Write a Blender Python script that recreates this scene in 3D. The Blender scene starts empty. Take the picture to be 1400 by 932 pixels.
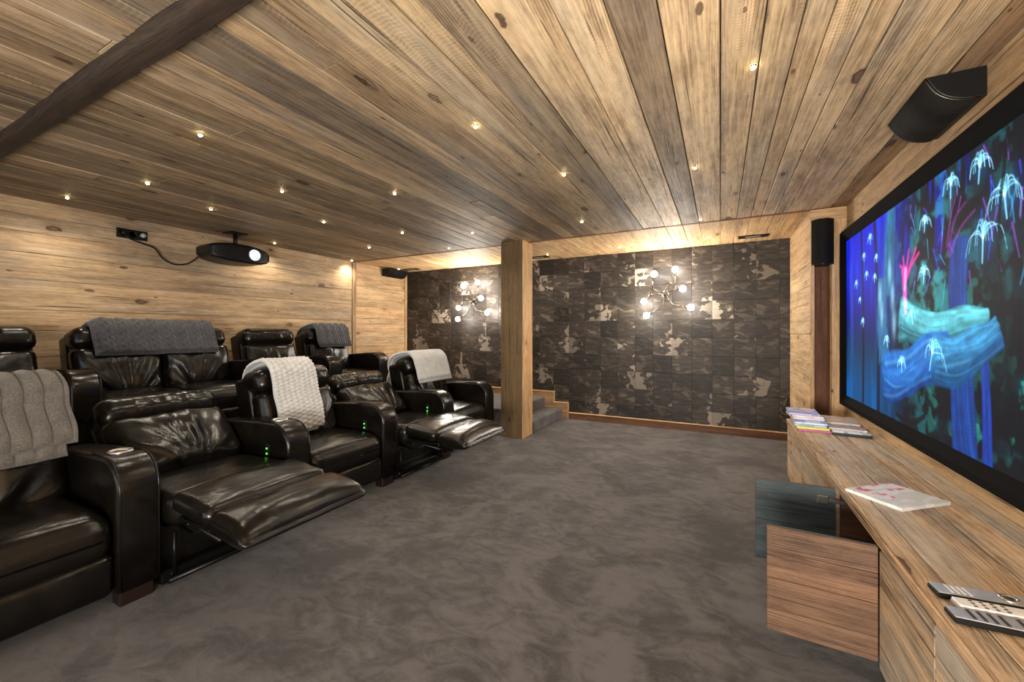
import bpy, bmesh, math, random
import numpy as np
from mathutils import Vector, Matrix, noise

# ------------------------------------------------------------------ start
SC = bpy.context.scene
COL = SC.collection
R = math.radians
random.seed(7)

# ------------------------------------------------------------------ camera
F_PX = 552.0
EYE = 1.25
cam_d = bpy.data.cameras.new('camera')
cam_d.sensor_width = 36.0
cam_d.lens = F_PX / 1400.0 * 36.0
cam_d.shift_y = -11.0 / 1400.0
cam_d.clip_start = 0.02
cam = bpy.data.objects.new('camera', cam_d)
cam.location = (0, 0, EYE)
cam.rotation_euler = (R(90), 0, math.atan(285.0 / F_PX))
COL.objects.link(cam)
SC.camera = cam

# ------------------------------------------------------------------ world, colour management, fill lamps
SC.view_settings.view_transform = 'Standard'
SC.view_settings.look = 'None'
SC.view_settings.gamma = 1.0
SC.view_settings.use_curve_mapping = False
SC.view_settings.exposure = 0.72
SC.cycles.use_denoising = True
SC.cycles.max_bounces = 8
SC.cycles.diffuse_bounces = 5
SC.cycles.sample_clamp_indirect = 6.0
W = bpy.data.worlds.new('world')
SC.world = W
W.use_nodes = True
W.node_tree.nodes['Background'].inputs[0].default_value = (.95, .96, 1.0, 1)
W.node_tree.nodes['Background'].inputs[1].default_value = 0.22

def area_lamp(name, loc, rot, sx, sy, power, col=(1, .9, .78)):
    d = bpy.data.lights.new(name, 'AREA')
    d.shape = 'RECTANGLE'; d.size = sx; d.size_y = sy; d.energy = power; d.color = col
    o = bpy.data.objects.new(name, d); o.location = loc; o.rotation_euler = rot
    COL.objects.link(o)
    return o
# unseen fill lamp added behind the camera, soft cool light from the rear
area_lamp('rear_fill', (-1.6, -2.15, 1.15), (R(88), 0, R(2)), 4.4, 1.9, 30, (.95, .97, 1))
# second added fill lamp at the right rear, aimed up to brighten the ceiling
area_lamp('ceiling_fill', (-.10, -.95, .75), (R(137), 0, R(6)), .9, .9, 125, (1, .93, .82))

H = 2.35          # ceiling height
XL, XR = -5.05, 0.97
YB, YF = 5.63, -1.9
YT = 4.43         # line of the batten and of the pier
PLAT = 0.32       # height of the rear platform
SPOT_POWER = 11.0
BULB_POWER = 6.5

# ------------------------------------------------------------------ node helpers
class NT:
    def __init__(s, name):
        s.m = bpy.data.materials.new(name); s.m.use_nodes = True
        s.t = s.m.node_tree; s.n = s.t.nodes; s.l = s.t.links
        s.b = s.n['Principled BSDF']
    def new(s, typ, **kw):
        x = s.n.new(typ)
        for k, v in kw.items(): setattr(x, k, v)
        return x
    def put(s, sock, v):
        if isinstance(v, bpy.types.NodeSocket): s.l.new(v, sock)
        else: sock.default_value = v
    def math(s, op, a, b=0.0, c=0.0, clamp=False):
        x = s.new('ShaderNodeMath', operation=op, use_clamp=clamp)
        s.put(x.inputs[0], a); s.put(x.inputs[1], b); s.put(x.inputs[2], c)
        return x.outputs[0]
    def vmul(s, v, sc):
        x = s.new('ShaderNodeVectorMath', operation='MULTIPLY')
        s.put(x.inputs[0], v); s.put(x.inputs[1], sc); return x.outputs[0]
    def vadd(s, v, w):
        x = s.new('ShaderNodeVectorMath', operation='ADD')
        s.put(x.inputs[0], v); s.put(x.inputs[1], w); return x.outputs[0]
    def comb(s, x, y, z):
        c = s.new('ShaderNodeCombineXYZ')
        s.put(c.inputs[0], x); s.put(c.inputs[1], y); s.put(c.inputs[2], z); return c.outputs[0]
    def sep(s, v):
        c = s.new('ShaderNodeSeparateXYZ'); s.put(c.inputs[0], v); return c.outputs
    def noise(s, v, scale, detail=3, rough=.55, dist=0.0):
        x = s.new('ShaderNodeTexNoise'); s.put(x.inputs['Vector'], v)
        x.inputs['Scale'].default_value = scale; x.inputs['Detail'].default_value = detail
        x.inputs['Roughness'].default_value = rough; x.inputs['Distortion'].default_value = dist
        return x.outputs[0]
    def mix(s, f, a, b, mode='MIX'):
        x = s.new('ShaderNodeMix', data_type='RGBA', blend_type=mode)
        s.put(x.inputs[0], f)
        for i, v in ((6, a), (7, b)):
            if isinstance(v, tuple) and len(v) == 3: v = v + (1,)
            s.put(x.inputs[i], v)
        return x.outputs[2]
    def ss(s, v, lo, hi):
        x = s.new('ShaderNodeMapRange', interpolation_type='SMOOTHSTEP')
        s.put(x.inputs[0], v); x.inputs[1].default_value = lo; x.inputs[2].default_value = hi
        return x.outputs[0]
    def bump(s, h, strength=.3, dist=.01, prev=None):
        x = s.new('ShaderNodeBump'); x.inputs['Strength'].default_value = strength
        x.inputs['Distance'].default_value = dist; s.put(x.inputs['Height'], h)
        if prev is not None: s.l.new(prev, x.inputs['Normal'])
        return x.outputs[0]
    def out(s, color=None, rough=None, normal=None, metal=None, spec=None):
        if color is not None:
            if isinstance(color, tuple) and len(color) == 3: color = color + (1,)
            s.put(s.b.inputs['Base Color'], color)
        if rough is not None: s.put(s.b.inputs['Roughness'], rough)
        if normal is not None: s.put(s.b.inputs['Normal'], normal)
        if metal is not None: s.put(s.b.inputs['Metallic'], metal)
        if spec is not None: s.put(s.b.inputs['Specular IOR Level'], spec)
        return s.m

def plain(name, col, rough=.5, metal=0.0, grain=0.0, spec=.5):
    n = NT(name)
    tc = n.new('ShaderNodeTexCoord').outputs['Object']
    v = n.noise(tc, 40, 2)
    c = n.mix(n.ss(v, .25, .75), tuple(x * (1 - .12 - grain) for x in col), tuple(min(1, x * (1 + .1 + grain)) for x in col))
    return n.out(c, rough, n.bump(v, .04, .002), metal, spec)

def glow(name, col, strength):
    n = NT(name)
    n.put(n.b.inputs['Base Color'], (0, 0, 0, 1))
    n.put(n.b.inputs['Emission Color'], tuple(col) + (1,))
    n.put(n.b.inputs['Emission Strength'], strength)
    return n.m

def wood(name, light, dark, knotc=(.07, .035, .018), saw=.5, grey=(.25, .22, .19), greyamt=.5, rough=.68, ringc=.5):
    """old boards: long axis = local X, each board shifted by its own random; tint in the object colour"""
    n = NT(name)
    tc = n.new('ShaderNodeTexCoord').outputs['Object']
    oi = n.new('ShaderNodeObjectInfo')
    rnd = oi.outputs['Random']
    p = n.vadd(tc, n.comb(n.math('MULTIPLY', rnd, 71.0), n.math('MULTIPLY', rnd, 37.0), n.math('MULTIPLY', rnd, 13.0)))
    q = n.sep(p)
    # knots: larger branch knots and small pin knots
    def knots(sx, sy, thr, rmin, rvar, off):
        kv = n.vadd(n.vmul(p, (sx, sy, 0.0)), (off, off * .7, 0.0))
        vo = n.new('ShaderNodeTexVoronoi'); n.put(vo.inputs['Vector'], kv); vo.inputs['Scale'].default_value = 1.0
        kd = vo.outputs['Distance']; kc = n.sep(vo.outputs['Color'])
        on = n.math('GREATER_THAN', kc[0], thr)
        size = n.math('MULTIPLY_ADD', kc[1], rvar, rmin)
        wob_ = n.math('ADD', kd, n.math('MULTIPLY', n.math('SUBTRACT', n.noise(p, 24, 2), .5), .16))
        m = n.math('MULTIPLY', on, n.math('SUBTRACT', 1.0, n.ss(n.math('DIVIDE', wob_, size), .78, 1.02)))
        halo = n.math('MULTIPLY', on, n.math('SUBTRACT', 1.0, n.ss(kd, .02, .42)))
        dy = n.math('SUBTRACT', n.sep(kv)[1], n.sep(vo.outputs['Position'])[1])
        core = n.ss(n.math('DIVIDE', wob_, size), .25, .75)
        return m, halo, dy, core
    kn, khalo, kdy, kcore = knots(2.3, 5.2, .45, .05, .10, 0.0)
    kn2, kh2, kdy2, kcore2 = knots(4.6, 11.0, .66, .06, .12, 4.3)
    # growth rings: thin late-wood lines along the board, bent round the knots
    wob = n.noise(n.vmul(p, (.55, 3.0, 3.0)), 1.0, 2, .5)
    yy = n.math('ADD', q[1], n.math('MULTIPLY', wob, .20))
    yy = n.math('SUBTRACT', yy, n.math('MULTIPLY', n.math('MULTIPLY', khalo, kdy), .11))
    yy = n.math('ADD', yy, n.math('MULTIPLY', n.noise(n.vmul(p, (6, 30, 30)), 1.0, 2), .0022))
    ring = n.math('SINE', n.math('MULTIPLY', yy, 620.0))
    ring = n.ss(ring, .0, 1.0)
    rmask = n.ss(n.noise(n.vmul(p, (.5, 5.0, 3.0)), 1.3, 2), .40, .66)
    ring = n.math('MULTIPLY', ring, n.math('MULTIPLY', rmask, ringc))
    fib = n.noise(n.vmul(p, (3.4, 85.0, 60.0)), 1.0, 4, .7)
    mott = n.noise(n.vmul(p, (14.0, 34.0, 30.0)), 1.0, 4, .65, .5)
    fib2 = n.noise(n.vmul(p, (.9, 20.0, 20.0)), 1.0, 5, .62)
    blot = n.noise(n.vmul(p, (1.8, 6.0, 5.0)), 1.0, 4, .6)
    g = n.math('ADD', n.math('MULTIPLY', blot, .34), n.math('ADD', n.math('MULTIPLY', fib, .50), n.math('MULTIPLY', fib2, .34)))
    g = n.math('ADD', g, n.math('MULTIPLY', n.math('SUBTRACT', mott, .5), .22))
    g = n.ss(g, .36, .78)
    g = n.math('SUBTRACT', g, n.math('MULTIPLY', ring, .8), clamp=True)
    base = n.mix(g, dark, light)
    # weathering
    big = n.noise(n.vmul(p, (.6, 3.0, 2.0)), 1.6, 4, .6)
    gm = n.math('MULTIPLY', n.ss(big, .40, .68), greyamt, clamp=True)
    base = n.mix(gm, base, n.mix(g, tuple(x * .42 for x in grey), grey))
    # dark water stains and cracks
    st = n.ss(n.noise(n.vmul(p, (1.6, 9.0, 5.0)), 1.3, 5, .7), .60, .76)
    base = n.mix(n.math('MULTIPLY', st, .6), base, tuple(x * .4 for x in dark))
    crack = n.ss(n.noise(n.vmul(p, (1.5, 70.0, 30.0)), .8, 2, .5, .6), .655, .70)
    base = n.mix(n.math('MULTIPLY', crack, .75), base, tuple(x * .2 for x in dark))
    base = n.mix(n.math('MULTIPLY', n.math('POWER', khalo, 1.8), .55), base, tuple(x * .8 for x in dark))
    base = n.mix(n.math('MULTIPLY', kn, .9), base, n.mix(kcore, tuple(x * .5 + y * .5 for x, y in zip(dark, knotc)), tuple(x * .7 for x in knotc)))
    base = n.mix(n.math('MULTIPLY', kn2, .85), base, tuple(x * 1.2 for x in knotc))
    # saw marks across the board
    sx = n.math('ADD', q[0], n.math('MULTIPLY', n.noise(n.vmul(p, (2.0, 9.0, 1.0)), 1.0, 2), .09))
    sw = n.math('SINE', n.math('MULTIPLY', sx, 340.0))
    sm = n.math('MULTIPLY', n.ss(n.noise(n.vmul(p, (.8, 4.0, 1.0)), 1.4, 2), .50, .64), saw)
    sw = n.math('MULTIPLY', n.math('MULTIPLY_ADD', sw, .5, .5), sm)
    base = n.mix(n.math('MULTIPLY', sw, .30), base, tuple(min(1, x * 1.35) for x in light))
    base = n.mix(1.0, base, oi.outputs['Color'], 'MULTIPLY')
    hgt = n.math('ADD', n.math('MULTIPLY', g, .6), n.math('MULTIPLY', sw, .35))
    hgt = n.math('SUBTRACT', hgt, n.math('ADD', n.math('MULTIPLY', crack, .8), n.math('MULTIPLY', kn, .5)))
    return n.out(base, n.math('MULTIPLY_ADD', g, -.12, rough), n.bump(hgt, .45, .004), spec=.35)

M = {}
M['ceil'] = wood('weathered_ceiling_wood', (.68, .50, .305), (.175, .112, .064), saw=.6, grey=(.42, .375, .315), greyamt=.5)
M['wall'] = wood('old_wall_wood', (.68, .50, .31), (.245, .155, .083), saw=.2, grey=(.37, .32, .26), greyamt=.55)
M['gold'] = wood('honey_wood', (.68, .475, .27), (.27, .16, .075), saw=.2, grey=(.40, .32, .23), greyamt=.35)
M['cab'] = wood('cabinet_wood', (.60, .445, .295), (.14, .09, .052), saw=.2, grey=(.46, .43, .385), greyamt=.85, ringc=.4)
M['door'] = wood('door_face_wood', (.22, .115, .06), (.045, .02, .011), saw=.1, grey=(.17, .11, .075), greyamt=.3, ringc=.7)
M['dark'] = wood('dark_stained_wood', (.16, .075, .035), (.055, .025, .012), saw=.1, grey=(.12, .07, .04), greyamt=.3)
M['beam'] = wood('hewn_beam_wood', (.038, .022, .014), (.010, .006, .004), saw=.0, grey=(.06, .045, .034), greyamt=.4, rough=.7)
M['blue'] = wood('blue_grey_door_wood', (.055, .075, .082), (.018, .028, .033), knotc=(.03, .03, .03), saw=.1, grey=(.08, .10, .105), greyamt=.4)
M['gap'] = plain('shadow_gap', (.03, .02, .013), .9)
M['black'] = plain('black_plastic', (.005, .005, .0055), .42, spec=.3)
M['velvet'] = plain('black_frame', (.0035, .0033, .0040), .85, spec=.10)
M['metal'] = plain('brushed_steel', (.55, .53, .5), .28, 1.0)
M['bronze'] = plain('dark_brass', (.10, .085, .07), .3, 1.0)
M['grille'] = plain('speaker_cloth', (.0075, .006, .0052), .8, grain=.2, spec=.2)
M['foot'] = plain('brown_wood_foot', (.014, .006, .004), .4)
M['steel_black'] = plain('black_steel', (.02, .02, .02), .35, .8)
M['bulb'] = glow('bulb_glow', (1, .94, .86), 45)
M['spot'] = glow('spot_glow', (1, .80, .40), 45)
M['led'] = glow('green_led', (.10, 1, .08), 1.6)
M['lens'] = glow('projector_light', (.72, .82, 1), 2.4)
M['lamp'] = glow('projector_lamp', (.8, .88, 1), 9)
M['glassy'] = plain('lens_glass', (.05, .05, .07), .08)
M['silver'] = plain('silver_plastic', (.42, .45, .5), .3, .3)
M['white'] = plain('white_plastic', (.72, .72, .74), .4)
M['paper'] = plain('page_paper', (.70, .68, .66), .7)
M['key'] = plain('dark_key', (.03, .03, .035), .5)
M['ventin'] = plain('vent_core', (.25, .22, .2), .5)

def make_leather():
    n = NT('black_leather')
    tc = n.new('ShaderNodeTexCoord').outputs['Object']
    oi = n.new('ShaderNodeObjectInfo')
    p = n.vadd(tc, n.comb(n.math('MULTIPLY', oi.outputs['Random'], 19.0), 0.0, 0.0))
    big = n.noise(p, 5, 4, .6, .8)
    mid = n.noise(p, 16, 3, .55, .6)
    vo = n.new('ShaderNodeTexVoronoi'); n.put(vo.inputs['Vector'], p); vo.inputs['Scale'].default_value = 330
    c = n.mix(n.ss(big, .3, .75), (.0032, .0026, .0022), (.0078, .006, .0044))
    nb = n.bump(mid, .07, .010)
    nb = n.bump(big, .22, .02, nb)
    nb = n.bump(vo.outputs['Distance'], .10, .0015, nb)
    return n.out(c, n.math('MULTIPLY_ADD', big, .12, .175), nb, spec=.34)
M['leather'] = make_leather()

def make_carpet():
    n = NT('suede_carpet')
    tc = n.new('ShaderNodeTexCoord').outputs['Object']
    a = n.noise(tc, 2.0, 6, .66, 1.1)
    b = n.noise(n.vmul(n.vadd(tc, (9, 4, 1)), (1.0, 1.6, 1.0)), 6.5, 5, .65, 1.4)
    f = n.noise(tc, 420, 2, .6)
    g = n.noise(tc, 90, 3, .6)
    t = n.math('ADD', n.math('MULTIPLY', a, .6), n.math('MULTIPLY', b, .4))
    t = n.ss(t, .40, .60)
    c = n.mix(t, (.026, .023, .0245), (.098, .089, .092))
    c = n.mix(n.math('MULTIPLY', n.ss(f, .3, .8), .45), c, (.02, .018, .018))
    c = n.mix(n.math('MULTIPLY', n.ss(g, .45, .8), .2), c, (.14, .125, .12))
    nb = n.bump(n.math('ADD', f, n.math('MULTIPLY', g, .6)), .5, .005)
    m = n.out(c, .95, nb, spec=.1)
    n.b.inputs['Sheen Weight'].default_value = .25
    n.b.inputs['Sheen Roughness'].default_value = .5
    return m
M['carpet'] = make_carpet()

def make_hide():
    """cow hide square: object colour R = share of pale patch, G = which side it grows from, B = brightness"""
    n = NT('cow_hide_square')
    tc = n.new('ShaderNodeTexCoord').outputs['Object']
    oi = n.new('ShaderNodeObjectInfo')
    col = n.new('ShaderNodeSeparateColor'); n.put(col.inputs[0], oi.outputs['Color'])
    p = n.vadd(tc, n.comb(n.math('MULTIPLY', oi.outputs['Random'], 53.0), n.math('MULTIPLY', oi.outputs['Random'], 17.0), 0.0))
    q = n.sep(tc)
    hair = n.noise(n.vmul(p, (9, 38, 10)), 1.0, 4, .55, .7)
    cl = n.noise(n.vmul(n.vadd(p, n.comb(n.math('MULTIPLY', n.sep(p)[1], .8), 0.0, 0.0)), (6, 11, 5)), 1.0, 3, .5, .9)
    c = n.mix(n.ss(hair, .3, .75), (.015, .0115, .009), (.043, .034, .027))
    c = n.mix(n.math('MULTIPLY', n.ss(cl, .54, .66), .6), c, (.105, .085, .068))
    pn = n.noise(n.vmul(p, (10, 10, 5)), 1.0, 3, .5, .6)
    # pale patch grows from the left or right edge of the square
    gx = n.math('MULTIPLY', n.math('MULTIPLY', n.math('SUBTRACT', q[0], .117), 4.0), n.math('MULTIPLY_ADD', col.outputs[1], 2.0, -1.0))
    gz = n.math('MULTIPLY', n.math('SUBTRACT', q[1], .116), -1.2)
    v = n.math('ADD', n.math('MULTIPLY', pn, 1.6), n.math('ADD', n.math('MULTIPLY', gx, .45), n.math('MULTIPLY', gz, .35)))
    v = n.math('ADD', v, n.math('MULTIPLY', col.outputs[0], .8))
    pale = n.ss(v, 1.27, 1.30)
    pale = n.math('MULTIPLY', pale, n.math('GREATER_THAN', col.outputs[0], .05))
    c = n.mix(pale, c, n.mix(hair, (.13, .108, .086), (.22, .188, .155)))
    c = n.mix(1.0, c, n.comb(col.outputs[2], col.outputs[2], col.outputs[2]), 'MULTIPLY')
    return n.out(c, .5, n.bump(n.math('ADD', hair, n.math('MULTIPLY', pale, .4)), .3, .003), spec=.35)
M['hide'] = make_hide()

def make_wool(name, a, b):
    n = NT(name)
    tc = n.new('ShaderNodeTexCoord').outputs['Object']
    f = n.noise(tc, 160, 3, .7)
    g = n.noise(tc, 14, 3, .6)
    c = n.mix(n.ss(n.math('ADD', n.math('MULTIPLY', f, .7), n.math('MULTIPLY', g, .3)), .3, .7), a, b)
    m = n.out(c, .95, n.bump(f, .5, .004), spec=.1)
    n.b.inputs['Sheen Weight'].default_value = .3
    return m
M['wool_taupe'] = make_wool('taupe_wool', (.062, .056, .051), (.16, .146, .133))
M['wool_grey'] = make_wool('charcoal_wool', (.032, .032, .038), (.078, .078, .09))
M['wool_mid'] = make_wool('grey_wool', (.042, .042, .049), (.10, .10, .115))
M['wool_white'] = make_wool('white_wool', (.36, .36, .37), (.62, .62, .63))
M['wool_pale'] = make_wool('pale_grey_wool', (.34, .345, .35), (.56, .565, .57))

def make_print(name, c1, c2, c3, seed):
    n = NT(name)
    tc = n.new('ShaderNodeTexCoord').outputs['Object']
    p = n.vadd(tc, (seed * 3.1, seed * 1.7, 0))
    vo = n.new('ShaderNodeTexVoronoi', distance='CHEBYCHEV'); n.put(vo.inputs['Vector'], n.vmul(p, (26, 44, 0))); vo.inputs['Scale'].default_value = 1
    k = n.sep(vo.outputs['Color'])
    c = n.mix(n.ss(k[0], .45, .5), c1, c2)
    c = n.mix(n.ss(k[1], .92, .93), c, c3)
    c = n.mix(n.math('MULTIPLY', n.noise(p, 18, 3), .25), c, (.8, .8, .82))
    return n.out(c, .3, spec=.5)

# ------------------------------------------------------------------ object helpers
def link(name, verts, faces, mat, parent=None, smooth=False, loc=None):
    me = bpy.data.meshes.new(name)
    me.from_pydata([tuple(v) for v in verts], [], faces)
    me.materials.append(mat)
    if smooth:
        me.polygons.foreach_set('use_smooth', [True] * len(me.polygons))
    me.update()
    o = bpy.data.objects.new(name, me)
    COL.objects.link(o)
    if parent is not None: o.parent = parent
    if loc is not None: o.location = loc
    return o

def tag(o, label=None, cat=None, group=None, kind=None):
    if label: o['label'] = label
    if cat: o['category'] = cat
    if group: o['group'] = group
    if kind: o['kind'] = kind
    return o

def thing(name, label, cat, loc=(0, 0, 0), rot=(0, 0, 0), group=None):
    o = bpy.data.objects.new(name, None)
    o.empty_display_size = .1
    COL.objects.link(o); o.location = loc; o.rotation_euler = rot
    return tag(o, label, cat, group)

def structure(name, label=None):
    o = bpy.data.objects.new(name, None)
    o.empty_display_size = .1
    COL.objects.link(o)
    return tag(o, label, None, None, 'structure')

def box_vf(x0, x1, y0, y1, z0, z1, b=0.0):
    """box with chamfered edges (44 triangles) or a plain one (12)"""
    if b <= 0:
        v = [(x, y, z) for x in (x0, x1) for y in (y0, y1) for z in (z0, z1)]
        f = [(0, 1, 3, 2), (4, 6, 7, 5), (0, 4, 5, 1), (2, 3, 7, 6), (0, 2, 6, 4), (1, 5, 7, 3)]
        return v, f
    bm = bmesh.new()
    bmesh.ops.create_cube(bm, size=1)
    for v in bm.verts:
        v.co = Vector((x0 if v.co.x < 0 else x1, y0 if v.co.y < 0 else y1, z0 if v.co.z < 0 else z1))
    bmesh.ops.bevel(bm, geom=bm.edges[:], offset=b, segments=1, affect='EDGES', profile=.5)
    bm.verts.index_update()
    vs = [tuple(v.co) for v in bm.verts]; fs = [tuple(v.index for v in f.verts) for f in bm.faces]
    bm.free()
    return vs, fs

class MB:
    def __init__(s): s.v = []; s.f = []
    def add(s, vf, mat=None):
        v, f = vf; o = len(s.v)
        s.v += [tuple(mat @ Vector(p)) if mat is not None else tuple(p) for p in v]
        s.f += [tuple(i + o for i in q) for q in f]
        return s
    def build(s, name, mat, parent=None, smooth=False, loc=None):
        return link(name, s.v, s.f, mat, parent, smooth, loc)

def bx(name, x0, x1, y0, y1, z0, z1, mat, parent=None, b=.003):
    return link(name, *box_vf(x0, x1, y0, y1, z0, z1, b), mat, parent)

def tube_vf(pts, r, n=8, caps=True):
    pts = [Vector(p) for p in pts]; v = []; f = []
    rr = r if isinstance(r, (list, tuple)) else [r] * len(pts)
    up = None
    for i, p in enumerate(pts):
        t = (pts[min(i + 1, len(pts) - 1)] - pts[max(i - 1, 0)]).normalized()
        if up is None:
            up = t.orthogonal().normalized()
        a = (up - t * up.dot(t))
        a = a.normalized() if a.length > 1e-6 else t.orthogonal().normalized()
        up = a; b = t.cross(a)
        for k in range(n):
            q = 2 * math.pi * k / n
            v.append(p + a * math.cos(q) * rr[i] + b * math.sin(q) * rr[i])
    for i in range(len(pts) - 1):
        for k in range(n):
            k2 = (k + 1) % n
            f.append((i * n + k, i * n + k2, (i + 1) * n + k2, (i + 1) * n + k))
    if caps:
        f.append(tuple(range(n - 1, -1, -1))); f.append(tuple((len(pts) - 1) * n + k for k in range(n)))
    return v, f

def lathe_vf(prof, n=20, axis='z', closed=True):
    v = []; f = []
    for (r, z) in prof:
        for k in range(n):
            a = 2 * math.pi * k / n
            v.append((r * math.cos(a), r * math.sin(a), z))
    for i in range(len(prof) - 1):
        for k in range(n):
            k2 = (k + 1) % n
            f.append((i * n + k, i * n + k2, (i + 1) * n + k2, (i + 1) * n + k))
    if closed:
        f.append(tuple(range(n - 1, -1, -1))); f.append(tuple((len(prof) - 1) * n + k for k in range(n)))
    return v, f

def sphere_vf(r, n=14, m=9, sc=(1, 1, 1)):
    prof = [(max(1e-4, r * math.sin(math.pi * i / m)), -r * math.cos(math.pi * i / m)) for i in range(m + 1)]
    v, f = lathe_vf(prof, n)
    return [(x * sc[0], y * sc[1], z * sc[2]) for x, y, z in v], f

def prism_vf(prof, y0, y1, r, seg=3):
    """profile in (x,z) pushed along y, edges of the two end faces rounded by r"""
    P = [Vector((a, b)) for a, b in prof]; N = len(P)
    area = sum(P[i].x * P[(i + 1) % N].y - P[(i + 1) % N].x * P[i].y for i in range(N))
    if area < 0: P.reverse()
    nor = []
    for i in range(N):
        e1 = (P[i] - P[i - 1]).normalized(); e2 = (P[(i + 1) % N] - P[i]).normalized()
        n1 = Vector((e1.y, -e1.x)); n2 = Vector((e2.y, -e2.x))
        m = (n1 + n2)
        m = m.normalized() if m.length > 1e-6 else n1
        nor.append(m)
    lay = []
    for k in range(seg + 1):
        a = math.pi / 2 * k / seg
        lay.append((y0 + r * (1 - math.sin(a)), r * (1 - math.cos(a))))
    lay = [(y0 + r * (1 - math.sin(math.pi / 2 * k / seg)), r * (1 - math.cos(math.pi / 2 * k / seg))) for k in range(seg, -1, -1)]
    lay = lay + [(y1 - (y - y0), ins) for y, ins in reversed(lay)]
    v = []; f = []
    for y, ins in lay:
        for p, m in zip(P, nor):
            q = p - m * ins; v.append((q.x, y, q.y))
    L = len(lay)
    for i in range(L - 1):
        for k in range(N):
            k2 = (k + 1) % N
            f.append((i * N + k, (i + 1) * N + k, (i + 1) * N + k2, i * N + k2))
    f.append(tuple(range(N))); f.append(tuple((L - 1) * N + k for k in range(N - 1, -1, -1)))
    return v, f

def rbox_vf(hx, hy, hz, r, nx=10, ny=10, nz=6, k=3, shape=None):
    """soft box centred on the origin, radius r, then shape(p, u) moves each vertex"""
    def axis(h, n):
        rr = min(r, h * .999); a = [-h + rr * i / k for i in range(k)]
        m = [-(h - rr) + 2 * (h - rr) * i / n for i in range(n + 1)]
        return a + m + [h - rr + rr * (i + 1) / k for i in range(k)]
    A = [axis(hx, nx), axis(hy, ny), axis(hz, nz)]
    L = [len(a) - 1 for a in A]; idx = {}; V = []; F = []
    hh = (hx, hy, hz)
    def vert(i, j, l):
        key = (i, j, l)
        if key in idx: return idx[key]
        p = Vector((A[0][i], A[1][j], A[2][l]))
        q = Vector([max(-(h - min(r, h * .999)), min(h - min(r, h * .999), c)) for c, h in zip(p, hh)])
        d = p - q
        if d.length > 1e-9: p = q + d.normalized() * r
        u = Vector((A[0][i] / hx, A[1][j] / hy, A[2][l] / hz))
        if shape: p = shape(p, u)
        idx[key] = len(V); V.append(p); return idx[key]
    for ax in range(3):
        b, c = (ax + 1) % 3, (ax + 2) % 3
        for side in (0, L[ax]):
            for i in range(L[b]):
                for j in range(L[c]):
                    def key(ii, jj):
                        t = [0, 0, 0]; t[ax] = side; t[b] = ii; t[c] = jj; return vert(*t)
                    qd = (key(i, j), key(i + 1, j), key(i + 1, j + 1), key(i, j + 1))
                    F.append(qd if side else qd[::-1])
    return V, F

def board(parent, org, xa, ya, L, Wd, T, mat, tint=(1, 1, 1), b=.0025, name='plank'):
    xa = Vector(xa); ya = Vector(ya); za = xa.cross(ya)
    o = link(name, *box_vf(0, L, 0, Wd, 0, T, b), mat, parent)
    m = Matrix((xa, ya, za)).transposed().to_4x4(); m.translation = Vector(org)
    o.matrix_local = m
    o.color = tuple(tint) + (1,)
    return o

def tint(lo=.85, hi=1.12, warm=.04):
    k = random.uniform(lo, hi); w = random.uniform(-warm, warm)
    return (k * (1 + w), k, k * (1 - w))

# ------------------------------------------------------------------ floor, platform, steps
bx('floor', XL - .15, XR + .1, YF - .3, YB + .1, -.12, 0, M['carpet'], b=0)
tag(bpy.data.objects['floor'], 'dark grey brown carpet with soft mottled pile', kind='structure')
pl = bx('platform', XL - .05, -3.42, YF - .2, YT + .02, 0.001, PLAT, M['carpet'], b=.012)
tag(pl, 'carpeted platform that raises the rear row of seats', kind='structure')
LAND = .292
ld = bx('landing', XL - .05, -2.34, YT + .02, YB - .02, 0.001, LAND, M['carpet'], b=.012)
tag(ld, 'carpeted landing at the top of the two steps', kind='structure')
s1 = bx('step', -2.34, -2.06, 4.56, YB - .035, 0.001, LAND / 2, M['carpet'], b=.012)
tag(s1, 'lower carpeted step beside the wooden pillar', kind='structure')

# ------------------------------------------------------------------ ceiling
ceil = structure('ceiling', 'ceiling of long weathered boards with small lights')
bx('backing', XL - .2, XR + .3, YF - .3, YB + .2, H + .022, H + .12, M['gap'], ceil, 0)
edges = [-1.345, -1.229, -1.11, -.969, -.883, -.722, -.507, -.344, -.187, 0.0, .14, .2556, .344, .447, .539, .715, .86, XR + .06]
x = -1.345
left = []
while x > XL - .1:
    x -= random.uniform(.11, .19); left.append(x)
edges = sorted(left) + edges
for i in range(len(edges) - 1):
    a, b_ = edges[i], edges[i + 1]
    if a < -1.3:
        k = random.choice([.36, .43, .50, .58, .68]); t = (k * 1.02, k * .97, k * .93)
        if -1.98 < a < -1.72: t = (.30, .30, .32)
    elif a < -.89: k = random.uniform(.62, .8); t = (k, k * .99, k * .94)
    elif a < -.8: t = (.47, .48, .51)
    elif -.36 < a < -.2: t = (.52, .51, .53)
    elif a > .85: t = (.50, .42, .36)
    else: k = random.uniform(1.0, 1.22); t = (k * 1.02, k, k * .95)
    y = YF - .25 - random.uniform(0, 1.2)
    while y < YT - .02:
        L = 9 if a > -1.4 else random.uniform(2.4, 4.6)
        y2 = min(y + L, YT - .012)
        if YT - y2 < .9: y2 = YT - .012
        kk = random.uniform(.92, 1.08)
        th = .022 + random.uniform(0, .005)
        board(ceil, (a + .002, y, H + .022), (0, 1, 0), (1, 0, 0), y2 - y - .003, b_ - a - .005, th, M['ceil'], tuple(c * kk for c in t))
        y = y2
        if y2 >= YT - .013: break
    k = random.uniform(1.0, 1.2); t = (k * 1.03, k, k * .93)
    board(ceil, (a + .0015, YT + .028, H + .022), (0, 1, 0), (1, 0, 0), YB - YT - .03, b_ - a - .003, .022 + random.uniform(0, .004), M['gold'], t)
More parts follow.
